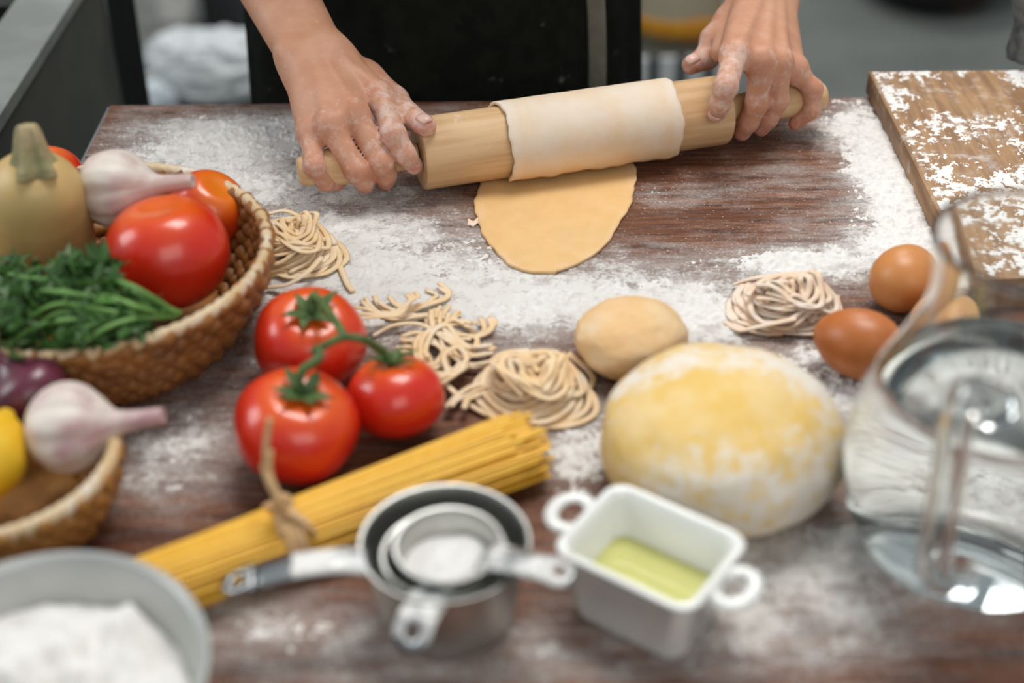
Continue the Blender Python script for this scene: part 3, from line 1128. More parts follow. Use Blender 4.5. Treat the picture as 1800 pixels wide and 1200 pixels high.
def put_tomato(name, c, r, axis_, m, parent=None, label=None, seed=0, with_calyx=True, squat=0.82, amp=0.03, cal=None):
    R = frame(axis_, seed)
    v, f, t = tomato_mesh(r, squat, 5, amp, seed)
    if parent is None:
        o = obj(name, mesh(name, xf(v, R, c), f, attrs={'top': t}), m, loc=c)
    else:
        o = obj(name, mesh(name, xf(v, R, c), f, attrs={'top': t}), m, parent, label=label)
    topp = A3(c) + np.array(R) @ np.array([0, 0, r * squat * 0.86])
    if with_calyx:
        cv, cf = calyx(r, seed=seed + 3, **(cal or {}))
        ob = obj('calyx', mesh('calyx', xf(cv, R, topp), cf), M['vine'], None)
        ob.parent = o
        # shift to the tomato's origin
        q = o.location + (parent.location if parent is not None else Vector((0, 0, 0)))
        ob.data.transform(Matrix.Translation(-q))
        ob.modifiers.new('thickness', 'SOLIDIFY').thickness = 0.0008
    return o, topp


truss = thing('tomato_truss', at(600, 740), 'three ripe red tomatoes joined on one green vine', 'tomato')
TC = [(at(545, 597, .032), .0352, (.15, -.25, 1), 1.0, 'tomato furthest from the spaghetti on the vine'),
      (at(521, 748, .033), .0362, (.22, -.12, 1), 2.1, 'largest tomato on the vine, nearest the spaghetti'),
      (at(696, 697, .028), .0292, (-.05, .30, 1), 3.3, 'smallest tomato on the vine, beside the loose noodles')]
tops = []
for c, r, ax, sd, lb in TC:
    _, tp_ = put_tomato('tomato', c, r, ax, M['tomato'], truss, lb, sd)
    tops.append(tp_)
J0 = A3(at(606, 592, .078))


def stem(name, pts, r0, r1, m, parent, n=24):
    p = spline(pts, n)
    v, f = tube(p, np.linspace(r0, r1, len(p)), 8)
    return obj(name, mesh(name, v, f), m, parent)


stem('vine', [A3(at(548, 620, .072)), A3(at(580, 602, .077)), J0, A3(at(640, 597, .076)), tops[2] + np.array([-.006, 0, .010]), tops[2]], .0021, .0028, M['vine'], truss, 30)
stem('vine', [J0, A3(at(593, 570, .078)), tops[0] + np.array([.004, 0, .012]), tops[0]], .0026, .0026, M['vine'], truss, 18)
stem('vine', [A3(at(558, 612, .0745)), A3(at(560, 630, .076)), tops[1] + np.array([.001, 0.002, .014]), tops[1]], .0028, .0026, M['vine'], truss, 18)

# ------------------------------------------------------------------ baskets
def basket(name, c, rim_r, base_r, H, rows, rim_t, bumps, label, wm, seed):
    root = thing(name, c, label, 'basket')
    rg = random.Random(seed)
    prof = []
    for i in range(rows):
        t = (i + 0.5) / rows
        prof.append((base_r + (rim_r - base_r) * math.sin(t * PI / 2) ** 0.85, 0.004 + (H - rim_t) * t))
    pr = (H / rows) * 0.62
    for i, (r, z) in enumerate(prof):
        N = bumps * 6
        th = np.arange(N) * 2 * PI / N
        ph = (i % 2) * PI + rg.uniform(-.3, .3)
        wob = 0.0009 * np.sin(th * bumps / 2 + ph)
        rr = r + wob
        P = np.stack([rr * np.cos(th), rr * np.sin(th), z + 0.0006 * np.sin(th * 3 + i)], 1)
        rad = pr * (1 + 0.22 * np.sin(th * bumps / 1 + ph))
        v, f = tube(P, rad, 7, closed=True)
        obj('woven_row', mesh('woven_row', v + A3(c), f), wm, root)
    # upright stakes pushing through between the rows
    for k in range(bumps // 2):
        a = 2 * PI * (k + 0.5) / (bumps // 2)
        P = [((r - 0.001) * math.cos(a), (r - 0.001) * math.sin(a), z) for r, z in prof]
        v, f = tube(P, 0.0022, 5)
        obj('stake', mesh('stake', v + A3(c), f), wm, root)
    v, f, u = lathe([(0.001, 0.0015), (base_r * .6, 0.0012), (base_r + .003, 0.0010), (base_r + .005, 0.004), (base_r, 0.007), (base_r * .6, 0.006), (0.001, 0.006)], 64, close_ends=False)
    obj('base', mesh('base', v + A3(c), f), wm, root)
    N = bumps * 8
    th = np.arange(N) * 2 * PI / N
    P = np.stack([rim_r * np.cos(th), rim_r * np.sin(th), np.full(N, H - rim_t * 0.6)], 1)
    v, f = tube(P, rim_t * (1 + 0.10 * np.sin(th * bumps * 1.5)), 10, closed=True, squash=(0.85, 1.0))
    obj('rim', mesh('rim', v + A3(c), f), M['rim'], root, label='pale wrapped basket rim')
    return root


bcx = at(156, 448, .062)
BASK = Vector((bcx.x, bcx.y, T))
basket('woven_basket', BASK, 0.1135, 0.080, 0.066, 8, 0.0046, 56, 'large round woven basket heaped with squash, garlic, tomatoes and parsley', M['weave'], 1)
bc2 = at(-14, 794, .050)
BASK2 = Vector((bc2.x, bc2.y - .004, T))
basket('woven_basket', BASK2, 0.066, 0.046, 0.052, 7, 0.0048, 40, 'small woven basket holding a red onion, a garlic bulb and a lemon', M['weave2'], 2)

# contents of the large basket
sq0, sq1 = at(70, 492, .016), at(60, 292, .122)
sq = thing('butternut_squash', sq0, 'tan butternut squash with a ribbed stem standing in the large basket', 'squash')
ax_ = (sq1 - sq0).normalized()
Ls = (sq1 - sq0).length
R = frame(ax_)


def sq_r(a, t, r, z):
    k = 0.035 * np.clip(t - 0.55, 0, 1) * 2
    return r * (1 + k * np.cos(5 * a + 0.5)), z


v, f, u = lathe(smooth_prof([(0.002, 0), (0.026, 0.004), (0.035, 0.02), (0.037, 0.04), (0.035, 0.06), (0.0330, 0.075), (0.0320, Ls * .72), (0.0285, Ls * .85), (0.0215, Ls * .945), (0.013, Ls * 1.0), (0.006, Ls * 1.005)], 60), 56, sq_r)
obj('flesh', mesh('flesh', xf(v, R, sq0), f), M['squash'], sq, label='smooth tan squash skin')


def st_r(a, t, r, z):
    return r * (1 + 0.22 * np.cos(5 * a) * (1 - 0.3 * t)), z


v, f, u = lathe(smooth_prof([(0.0150, -0.003), (0.0140, 0.002), (0.0112, 0.007), (0.0090, 0.015), (0.0072, 0.024), (0.0048, 0.0285), (0.0005, 0.0285)], 30), 40, st_r)
v = xf(v, frame((-0.02, 0.20, 0.95)), (0, 0, 0))
obj('stem', mesh('stem', v + A3(sq1 - ax_ * .003), f), M['squash_stem'], sq, label='dry ribbed squash stem')

o, _ = put_tomato('tomato', at(295, 443, .066), .0395, (-.10, .10, 1), M['tomato'], None, seed=4, with_calyx=False, squat=.90, amp=.012)
tag(o, 'largest glossy red tomato, lying at the front of the big basket', 'tomato', 'tomatoes in the large basket')
o, _ = put_tomato('tomato', at(366, 366, .050), .0275, (.5, -.1, .8), M['tomato_orange'], None, seed=5, with_calyx=False, squat=.90, amp=.02)
tag(o, 'orange-red tomato behind the largest tomato, against the basket rim', 'tomato', 'tomatoes in the large basket')
o, _ = put_tomato('tomato', at(84, 312, .058), .0255, (.2, .2, 1), M['tomato'], None, seed=6, with_calyx=False, squat=.88, amp=.02)
tag(o, 'dark red tomato peeking out behind the squash stem', 'tomato', 'tomatoes in the large basket')


def garlic(name, c, r, ax, m, label, neck=0.9, bend=(0, 0, 0), cloves=8, roll=0.0, group=None):
    root = thing(name, c, label, 'garlic', group)
    R = frame(ax, roll)

    def rf(a, t, rr, z):
        w = math.sin(PI * min(1, t / 0.62)) if t < 0.62 else 0
        lob = 1 - 0.07 * w * np.abs(np.cos(cloves / 2 * a)) ** 6 + 0.025 * w * np.cos(3 * a + 1)
        return rr * lob, z
    Lz = r * (1.0 + neck)
    pr = smooth_prof([(0.004 * r / .025, -r * .80), (r * .42, -r * .84), (r * .82, -r * .55), (r * 1.0, -r * .05), (r * .88, r * .42), (r * .55, r * .78), (r * .30, r * 1.05), (r * .22, r * 1.0 + r * neck * .5), (r * .20, Lz), (r * .17, Lz + r * .12), (r * .03, Lz + r * .10)], 70)
    v, f, u = lathe(pr, 64, rf)
    k = np.clip((v[:, 2] - r * .6) / r, 0, 3)
    v = xf(v, R, (0, 0, 0)) + (k ** 1.6)[:, None] * A3(bend)[None, :]
    v += 0.02 * r * fbm(v / r * 3, 2)[:, None] * v / r
    obj('bulb', mesh('bulb', v + A3(c), f, uv=u), m, root)
    vv, ff, _ = lathe(smooth_prof([(0.001, -r * .90), (r * .20, -r * .89), (r * .22, -r * .82), (r * .1, -r * .75)], 12), 20)
    obj('root_plate', mesh('root_plate', xf(vv, R, c), ff), M['squash_stem'], root)
    return root


garlic('garlic_bulb', at(205, 330, .088), .0262, (.93, -.12, .12), M['garlic'], 'white garlic bulb leaning between the squash and the tomatoes', .85, (.001, 0, .001), roll=.4)

# parsley
ps_base = at(318, 552, .070)
ps = thing('parsley_bunch', at(140, 560, .05), 'bunch of green parsley with long stems lying over the rim of the large basket', 'parsley')
rg = random.Random(11)


def leaf_mesh(seed):
    r_ = random.Random(seed)
    V, F = [(0, 0, 0)], []
    n = 15
    for i in range(n):
        a = -2.3 + 4.6 * i / (n - 1)
        lob = 0.62 + 0.38 * math.cos(a * 3.0) + (0.14 if i % 2 else -0.10)
        r2 = max(0.25, lob) * (1.0 - 0.12 * abs(a))
        V.append((r2 * math.cos(a), r2 * math.sin(a), 0.22 * math.sin(a * 4 + seed) * r2 + r_.uniform(-.12, .12)))
    for i in range(n - 1):
        F.append((0, i + 1, i + 2))
    me = mesh('leaf', np.array(V) * 1.0, F, smooth=False)
    me.materials.append(M['parsley'])
    return me


leaves = [leaf_mesh(s) for s in range(4)]
tips = []
sprays = [((318, 552, .068), (200, 500, .085), (120, 478, .088), (60, 470, .085)), ((312, 552, .070), (236, 505, .092), (180, 488, .090), (150, 462, .092)),
          ((310, 556, .068), (200, 548, .082), (100, 535, .086), (20, 580, .074)), ((305, 556, .066), (220, 552, .080), (110, 548, .082), (40, 590, .070)),
          ((300, 550, .068), (215, 530, .086), (150, 530, .086), (115, 500, .090)), ((300, 556, .068), (240, 560, .078), (190, 575, .080), (150, 600, .076)),
          ((306, 556, .066), (240, 540, .084), (190, 520, .088), (120, 520, .086)), ((296, 556, .066), (200, 560, .078), (120, 590, .074), (70, 625, .060)),
          ((300, 552, .068), (150, 520, .090), (60, 510, .090), (-10, 510, .082)), ((300, 556, .066), (150, 560, .080), (60, 575, .080), (0, 620, .062)),
          ((300, 550, .068), (160, 500, .088), (60, 490, .088), (10, 480, .086)), ((290, 556, .062), (170, 580, .072), (90, 600, .068), (30, 630, .055))]
for sp in sprays:
    pts = [A3(at(*p)) for p in sp]
    p = spline(pts, 30)
    v, f = tube(p, np.linspace(.0020, .0014, len(p)), 6)
    obj('stem', mesh('stem', v, f), M['parsley_stem'], ps, label='long pale parsley stem')
    tips.append(p)
nleaf = 0
zone = [(20, 500, 60, 40, .086), (100, 490, 60, 30, .088), (150, 470, 30, 14, .094), (185, 480, 22, 18, .090), (60, 545, 60, 28, .082), (20, 590, 40, 30, .068), (130, 575, 45, 22, .074), (60, 625, 40, 20, .056), (200, 560, 40, 16, .074), (240, 545, 30, 14, .072), (0, 480, 30, 20, .082), (150, 530, 60, 26, .078), (90, 520, 70, 30, .074), (170, 585, 40, 10, .068), (40, 640, 40, 14, .058), (225, 575, 25, 8, .066)]
for zx, zy, sx, sy, h in zone:
    for _ in range(22):
        px, py = rg.gauss(zx, sx * .6), rg.gauss(zy, sy * .6)
        if px > 268 or (px > 178 and py < 462) or py < 446:
            continue
        p = at(px, py, h + rg.uniform(-.008, .006))
        o = bpy.data.objects.new('leaf', rg.choice(leaves))
        col.objects.link(o)
        o.parent = ps
        o.location = p - ps.location
        o.rotation_euler = (rg.uniform(-.9, .9), rg.uniform(-.9, .9), rg.uniform(0, 6.28))
        s = rg.uniform(.0085, .0150)
        o.scale = (s, s, s * 1.2)
        nleaf += 1

# contents of the small basket
on = thing('red_onion', at(52, 690, .048), 'dark purple red onion at the back of the small basket', 'onion')
R = frame((-.5, .2, .75))
v, f, u = lathe(smooth_prof([(0.002, -.021), (0.014, -.0195), (0.0235, -.004), (0.022, .009), (0.010, .018), (0.004, .024), (0.0025, .031), (0.0005, .032)], 40), 48)
obj('bulb', mesh('bulb', xf(v, R, on.location), f, uv=u), M['onion'], on)
v, f, u = lathe(smooth_prof([(0.001, -.0235), (0.004, -.023), (0.0045, -.021), (0.002, -.019)], 10), 16)
obj('root_plate', mesh('root_plate', xf(v, R, on.location), f), M['squash_stem'], on)
garlic('garlic_bulb', at(122, 752, .054), .0255, (.97, .02, .10), M['garlic_purple'], 'purple-tinged garlic bulb resting in the small basket, its neck over the rim', .95, (.0, 0, .0008), roll=1.2)
lc = at(-28, 806, .050)
v, f, u = lathe(smooth_prof([(0.001, -.030), (0.005, -.0285), (0.014, -.022), (0.0215, -.006), (0.0215, .006), (0.014, .022), (0.006, .0285), (0.004, .032), (0.001, .033)], 44), 48)
o = obj('lemon', mesh('lemon', xf(v, frame((.2, 1, .25)), lc), f), M['lemon'], loc=lc)
tag(o, 'bright yellow lemon at the outer side of the small basket', 'lemon')

# ------------------------------------------------------------------ eggs
def egg(px, py, L, W, ax, m, label):
    c = at(px, py, W * .98)
    n = 28
    pr = []
    for i in range(n + 1):
        t = PI * i / n
        x = -math.cos(t)
        pr.append((max(1e-4, W * math.sin(t) * (1 - 0.13 * x)), L * x))
    v, f, u = lathe(pr, 48)
    w = xf(v, frame(ax), c)
    w[:, 2] += T + 0.0006 - w[:, 2].min()
    o = obj('egg', mesh('egg', w, f), m, loc=c)
    tag(o, label, 'egg', 'eggs beside the pitcher')


egg(1507, 606, .0285, .0222, (-.86, .50, .05), M['egg'], 'dark reddish-brown egg beside the floury noodle nest')
egg(1590, 489, .0270, .0218, (.55, .80, .05), M['egg_mid'], 'light brown egg resting furthest from the dough balls')
egg(1660, 572, .0275, .0218, (.45, .85, .05), M['egg_pale'], 'palest tan egg partly seen through the glass pitcher')


# ------------------------------------------------------------------ dough balls
def dough(name, c, rx, ry, rz, cut, m, label, seed, rough, flour_map=False):
    n, k = 90, 56
    V = []
    for i in range(k + 1):
        ph = PI * i / k
        for j in range(n):
            a = 2 * PI * j / n
            V.append((math.sin(ph) * math.cos(a), math.sin(ph) * math.sin(a), -math.cos(ph)))
    V = np.array(V)
    nn = V.copy()
    V = V * (1 + rough * fbm(nn * 1.4 + seed, 3)[:, None])
    V = V * np.array([rx, ry, rz])
    z = V[:, 2]
    V[:, 2] = np.where(z < -cut, -cut - (1 - np.exp(-(-cut - z) / .004)) * .004, z)
    V[:, 2] += 0.0006 * fbm(nn * 14 + seed, 3)
    V[:, 2] += -V[:, 2].min()
    F = []
    for i in range(k):
        for j in range(n):
            l = (j + 1) % n
            F.append((i * n + j, i * n + l, (i + 1) * n + l, (i + 1) * n + j))
    at_ = None
    if flour_map:      # flour lies in patches: over the far crown and low on the near side
        b = 0.44 + 0.20 * np.exp(-((nn[:, 1] - 0.30) / .32) ** 2) * (nn[:, 2] > 0) + 0.16 * np.exp(-((nn[:, 1] + 0.92) / .26) ** 2) \
            - 0.22 * np.exp(-(((nn[:, 1] + .18) / .30) ** 2 + ((nn[:, 0] + .15) / .9) ** 2)) + 0.15 * np.exp(-(((nn[:, 0] - .8) / .3) ** 2))
        at_ = {'flour': b}
    o = obj(name, mesh(name, V + A3(c), F, attrs=at_), m, loc=c)
    return tag(o, label, 'dough')


c = at(1264, 822, .012)
dough('dough_ball', Vector((c.x, c.y, T + .0004)), .0695, .0690, .042, .030, M['bigdough'], 'large round dough ball covered with flour behind the white dish', 2.0, 0.05, True)
c = at(1110, 622, .008)
dough('dough_ball', Vector((c.x, c.y, T + .0004)), .0362, .034, .0235, .016, M['dough'], 'small smooth dough ball beside the noodle nest', 5.0, 0.09)


# ------------------------------------------------------------------ noodles
def noodle(parent, pts, w, m, n=60, flat=0.42):
    p = spline(pts, n)
    p[:, 2] = np.maximum(p[:, 2], T + w * flat + 0.0003)
    v, f = tube(p, w, 6, squash=(1, flat))
    obj('noodle', mesh('noodle', v, f), m, parent)


def nest(c, r, count, w, m, label, seed, hmax=0.022, squash=0.9, ends=()):
    root = thing('noodle_nest', c, label, 'pasta')
    rg_ = random.Random(seed)
    tilt0 = rg_.uniform(0, 6)
    nb = count // 4
    for i in range(nb):
        q = i / (nb - 1)
        a0 = rg_.uniform(0, 6.28)
        turns = rg_.uniform(0.75, 1.15)
        base = r * (0.80 - 0.42 * (q ** 1.2) + rg_.uniform(-.05, .05))
        ox, oy = rg_.uniform(-.12, .12) * r, rg_.uniform(-.12, .12) * r
        h0 = 0.002 + hmax * (0.10 + 0.80 * q)
        for b_ in range(4):
            off = (b_ - 1.5) * w * 1.75
            da, dh = rg_.uniform(-.25, .25), rg_.uniform(-.0012, .0012)
            pts = []
            S = 12
            for k in range(S):
                t = k / (S - 1)
                a = a0 + da + (turns + da * .1) * 2 * PI * t
                rr = base * (1 + 0.10 * math.sin(2 * a + seed + i) + 0.08 * math.sin(2 * PI * t + i)) + off * (1 + .5 * math.sin(3 * a + b_ + i))
                z = h0 + dh + hmax * 0.16 * math.sin(2 * a + tilt0 + i * 0.7) * (0.4 + 0.6 * q) + 0.0012 * math.sin(4 * a + b_ * 2)
                z *= 1 - 0.5 * max(0, rr / r - 0.6) / 0.4
                pts.append((c.x + ox + rr * math.cos(a), c.y + oy + squash * rr * math.sin(a), T + max(0.0018, z)))
            noodle(root, pts, w * rg_.uniform(.88, 1.1), m, 66)
    for e in ends:
        noodle(root, [at(*p) for p in e], w, m, 40)
    return root


nest(at(940, 694), .0345, 40, .0024, M['noodle'], 'swirled golden noodle nest between the tomatoes and the small dough ball', 3, .024,
     ends=[((850, 650, .004), (880, 622, .012), (930, 615, .014)), ((1030, 690, .003), (1040, 660, .004), (1000, 620, .010))])
nest(at(1382, 548), .0345, 36, .0025, M['noodle_pale'], 'pale floury noodle nest beside the dark egg', 8, .024,
     ends=[((1275, 566, .002), (1300, 580, .003), (1330, 575, .008), (1400, 560, .016)), ((1290, 500, .003), (1320, 490, .012), (1365, 484, .018)), ((1470, 520, .003), (1475, 560, .003), (1440, 590, .006))])


def tangle(name, region, count, w, m, label, seed, base, hmax=.012, dirn=None, ends=()):
    root = thing(name, base, label, 'pasta')
    rg_ = random.Random(seed)
    for i in range(count // 3):
        x, y = region[i % len(region)]
        x += rg_.gauss(0, 10)
        y += rg_.gauss(0, 6)
        a = rg_.uniform(0, 6.28) if dirn is None else dirn + rg_.gauss(0, .35)
        turn = rg_.choice((-1, 1)) * rg_.uniform(0.25, 0.8)
        h0 = .002 + hmax * i / (count // 3)
        st_ = [rg_.uniform(.0075, .0105) for _ in range(8)]
        for b_ in range(3):
            p = Vector(at(x, y)) + Vector((-math.sin(a), math.cos(a), 0)) * (b_ - 1) * w * 2.0
            a2 = a + PI + rg_.uniform(-.12, .12)
            p = p + Vector((math.cos(a2), math.sin(a2), 0)) * sum(st_) * .45
            a2 -= PI
            pts = []
            for k in range(8):
                pts.append((p.x, p.y, T + max(.0018, h0 + .0018 * math.sin(k * 1.5 + i + b_))))
                p = p + Vector((math.cos(a2), math.sin(a2), 0)) * st_[k]
                a2 += turn * (.6 if k < 5 else 1.6)
            noodle(root, pts, w * rg_.uniform(.85, 1.1), m, 36)
    for e in ends:
        noodle(root, [at(*p) for p in e], w, m, 40)
    return root


nest(at(516, 448), .0340, 40, .0024, M['noodle'], 'noodle nest half hidden behind the large basket, one strand trailing from it', 14, .024,
     ends=[((555, 436, .010), (575, 440, .004), (590, 450, .002), (598, 470, .002), (610, 498, .002), (620, 512, .002)), ((470, 376, .006), (505, 371, .010), (545, 393, .010), (570, 420, .006), (572, 450, .004)),
           ((470, 505, .003), (505, 500, .008), (540, 478, .012), (565, 452, .010))])
tangle('loose_noodles', [(690, 580), (720, 575), (760, 590), (790, 610), (810, 600), (780, 640), (800, 660), (820, 690), (760, 610), (730, 600), (790, 700)], 36, .0021, M['noodle'], 'tangled noodles strewn behind the vine tomatoes', 33, at(770, 640), .010,
       ends=[((655, 590, .002), (690, 572, .006), (740, 570, .008), (790, 600, .010), (835, 625, .008), (870, 610, .004)), ((725, 560, .002), (765, 556, .003), (815, 570, .003), (838, 595, .003), (830, 620, .004)),
             ((760, 650, .006), (800, 690, .006), (840, 720, .003), (880, 740, .002)), ((790, 660, .010), (780, 625, .014), (805, 610, .014), (820, 630, .012), (800, 650, .010), (778, 640, .008))])

# ------------------------------------------------------------------ spaghetti bundle
s0, s1 = at(228, 1050, .0165), at(915, 786, .0165)
s0.z = s1.z = T + .0165
sd_ = (s1 - s0).normalized()
SL = (s1 - s0).length
sn = Vector((-sd_.y, sd_.x, 0))
sp = thing('spaghetti_bundle', (s0 + s1) / 2 - Vector((0, 0, .0165)), 'bundle of dry yellow spaghetti tied with raffia twine', 'pasta')
nseg = 6
an = np.arange(nseg) * 2 * PI / nseg
rv = np.concatenate([np.stack([np.full(nseg, x), 0.00150 * np.cos(an), 0.0011 * np.sin(an)], 1) for x in (-.5, .5)])
rf_ = [(k, (k + 1) % nseg, nseg + (k + 1) % nseg, nseg + k) for k in range(nseg)] + [tuple(range(nseg - 1, -1, -1)), tuple(range(nseg, 2 * nseg))]
strand_me = mesh('strand', rv, rf_, sharp=60)
strand_me.materials.append(M['spaghetti'])
rg = random.Random(5)
NS = 240
WAIST = 0.40
for i in range(NS):
    rr = math.sqrt((i + .5) / NS)
    a = i * 2.39996
    y, z = rr * math.cos(a), rr * math.sin(a)

    def cs(k, tw):
        return (y * math.cos(tw) - z * math.sin(tw)) * .0172 * k, (y * math.sin(tw) + z * math.cos(tw)) * .0152 * (k ** .4 if k > 1 else k)
    y0, z0 = cs(1.10, -.10)
    y1, z1 = cs(1.32, .22)
    j0, j1 = rg.uniform(-.010, .004), rg.uniform(-.012, .013)
    p0 = s0 + sd_ * j0 + sn * y0 + Vector((0, 0, z0))
    p1 = s1 + sd_ * j1 + sn * (y1 + rg.gauss(0, .0012)) + Vector((0, 0, z1))
    p0.z = max(p0.z, T + .0012)
    p1.z = max(p1.z, T + .0012)
    o = bpy.data.objects.new('strand', strand_me)
    col.objects.link(o)
    o.parent = sp
    d = p1 - p0
    o.matrix_local = Matrix.Translation((p0 + p1) / 2 - sp.location) @ (d.to_track_quat('X', 'Z').to_matrix() @ Matrix.Rotation(rg.uniform(-.5, .5), 3, 'X')).to_4x4() @ Matrix.Diagonal((d.length, 1, 1, 1))

wc = at(500, 945, .0165)
wt = (wc - s0).dot(sd_)
wc = s0 + sd_ * wt
ring = []
for k in range(40):
    a = 2 * PI * k / 40
    ring.append(wc + sn * (.0205 * math.cos(a)) + Vector((0, 0, .0178 * math.sin(a))) + sd_ * (.002 * math.sin(a)))
for dx in (-.0035, .0, .0035):
    v, f = tube([p + sd_ * dx + Vector((0, 0, 0.0003 * abs(dx) * 300)) for p in ring], .0023, 6, closed=True)
    obj('twine', mesh('twine', v, f), M['twine'], sp, label='raffia twine wound round the spaghetti')
for e in (((492, 898, .038), (480, 860, .055), (466, 820, .066), (468, 780, .080), (474, 735, .094)),
          ((500, 905, .037), (486, 870, .052), (472, 830, .060), (474, 790, .070)),
          ((492, 900, .038), (520, 905, .038), (548, 930, .030), (560, 962, .014), (548, 985, .006)),
          ((490, 902, .038), (496, 940, .030), (500, 975, .014), (488, 1000, .004)),
          ((492, 900, .039), (508, 880, .043), (494, 872, .046), (482, 892, .042), (492, 902, .038))):
    p = spline([at(*q) for q in e], 36)
    v, f = tube(p, np.linspace(.0028, .0022, len(p)), 6, squash=(1, .6))
    obj('twine_end', mesh('twine_end', v, f), M['twine'], sp)


# ------------------------------------------------------------------ measuring cups
def cup_part(root, c, r, h, wall=.0011):
    pr = [(.001, 0), (r * .70, 0), (r * .80, .002), (r * .88, h * .3), (r * .965, h * .8), (r * .985, h - .001), (r + .0012, h), (r + .0012, h + .0012), (r - .0005, h + .001),
          (r * .985 - wall, h - .001), (r * .965 - wall, h * .8), (r * .88 - wall, h * .3), (r * .80 - wall, .003), (r * .70, wall), (.001, wall)]
    v, f, u = lathe(pr, 72, close_ends=False)
    obj('cup', mesh('cup', v + A3(c), f, sharp=45), M['steel'], root)


def handle_part(root, start, end, w, sag, flour_to, hole=True):
    """flat bar from start to end with a rounded end and a hanging hole"""
    s, e = Vector(start), Vector(end)
    d = e - s
    L = d.length
    t = d.normalized()
    sd = Vector((t.y, -t.x, 0)).normalized()
    up = sd.cross(t)
    if up.z < 0:
        up = -up
    V, F, fa = [], [], []

    def pt(x, y):
        z = sag * math.sin(PI * min(1, x / L)) + 0.0012 * (1 - (y / w) ** 2)
        V.append(tuple(s + t * x + sd * y + up * z))
        fa.append(0.5 + (0.20 if flour_to[0] < x / L < flour_to[1] else -0.22))
        return len(V) - 1
    xs = np.linspace(0, L - 2.0 * w, 18)
    rows = [[pt(x, w * q * (1.0 + 0.25 * math.exp(-x / .006))) for q in (-1, -.5, 0, .5, 1)] for x in xs]
    for i in range(len(rows) - 1):
        for k in range(4):
            F.append((rows[i][k], rows[i][k + 1], rows[i + 1][k + 1], rows[i + 1][k]))
    # annulus round the hole
    cx = L - w
    n = 32
    inn, out = [], []
    for k in range(n):
        a = 2 * PI * k / n
        inn.append(pt(cx + .38 * w * math.cos(a), .38 * w * math.sin(a)))
        x, y = math.cos(a), math.sin(a)
        if x < 0:
            q = 1 / max(abs(x), abs(y))
            x, y = x * q, y * q
        out.append(pt(cx + w * x, w * y))
    for k in range(n):
        l = (k + 1) % n
        F.append((inn[k], out[k], out[l], inn[l]))
    o = obj('handle', mesh('handle', V, F, attrs={'flour': fa}), M['steel_floury'], root, label='flat steel handle dusted with flour')
    o.modifiers.new('thickness', 'SOLIDIFY').thickness = 0.0016


c = at(782, 953, .050)
CB = Vector((c.x, c.y, T + .0006))
CR = .0420
cup = thing('measuring_cup', CB, 'largest steel measuring cup, its handle pointing towards the flour bowl', 'measuring cup', 'nested steel measuring cups')
cup_part(cup, CB, CR, .0495)
handle_part(cup, at(650, 982, .050), at(392, 1036, .040), .0085, .006, (.0, .52))
m_ = at(781, 972, .047)
CM = Vector((m_.x, m_.y, T + .013))
cup2 = thing('measuring_cup', CM, 'middle steel measuring cup, its floury handle hanging over the front of the largest cup', 'measuring cup', 'nested steel measuring cups')
cup_part(cup2, CM, .0305, .0335)
handle_part(cup2, at(772, 1030, .047), at(716, 1152, .034), .0095, .008, (.2, .85))
m_ = at(788, 958, .054)
CS = Vector((m_.x, m_.y, T + .0255))
cup3 = thing('measuring_cup', CS, 'smallest steel measuring cup holding a little flour on top of the nest', 'measuring cup', 'nested steel measuring cups')
cup_part(cup3, CS, .0262, .0285)
handle_part(cup3, at(850, 975, .0545), at(1012, 1022, .058), .0085, .003, (.0, .95))


def heap(name, c, r, h0, amp, label, m, seed, freq, parent=None):
    n, k = 56, 26
    V, F = [], []
    for i in range(k + 1):
        rr = r * i / k
        for j in range(n):
            a = 2 * PI * j / n
            V.append((rr * math.cos(a), rr * math.sin(a), 0))
    V = np.array(V)
    q = np.hypot(V[:, 0], V[:, 1]) / r
    V[:, 2] = h0 * (1 - q ** 2) + amp * fbm(V * freq + seed, 4, 0.6) * (1 - 0.5 * q ** 4) - 0.004 * (q > .99)
    for i in range(k):
        for j in range(n):
            l = (j + 1) % n
            F.append((i * n + j, i * n + l, (i + 1) * n + l, (i + 1) * n + j))
    o = obj(name, mesh(name, V + A3(c), F), m, loc=c)
    return tag(o, label, 'flour', None, 'stuff')


heap('flour_portion', CS + Vector((0, 0, .0150)), .0236, .0035, .003, 'small pale heap of flour inside the smallest measuring cup', M['flour'], 2, 80)

# ------------------------------------------------------------------ flour bowl
c = at(58, 1192, .068)
FB = Vector((c.x, c.y, T + .0005))
bw = thing('mixing_bowl', FB, 'round grey metal bowl full of white flour beside the spaghetti', 'bowl')
FR = .0735
pr = smooth_prof([(.001, 0), (.032, .0005), (.038, .002), (.052, .016), (.064, .038), (.071, .060), (.0735, .067)], 30)
inn = [(max(.001, r - .0016), z + .0016) for r, z in pr[::-1]]
rimp = [(.0750, .0682), (.0765, .0690), (.0760, .0703), (.0740, .0706), (.0722, .0696)]
v, f, u = lathe(pr + rimp + inn[1:], 88, close_ends=False)
obj('shell', mesh('shell', v + A3(FB), f, sharp=60), M['bowl'], bw)
th = np.linspace(0, 2 * PI, 96, endpoint=False)
v, f = tube(np.stack([.0752 * np.cos(th), .0752 * np.sin(th), np.full(96, .0694)], 1) + A3(FB), .0016, 8, closed=True)
obj('rolled_rim', mesh('rolled_rim', v, f), M['bowl'], bw)
heap('flour_heap', FB + Vector((0, 0, .047)), .0665, .014, .020, 'lumpy heap of white flour inside the round metal bowl', M['flour'], 7, 55)

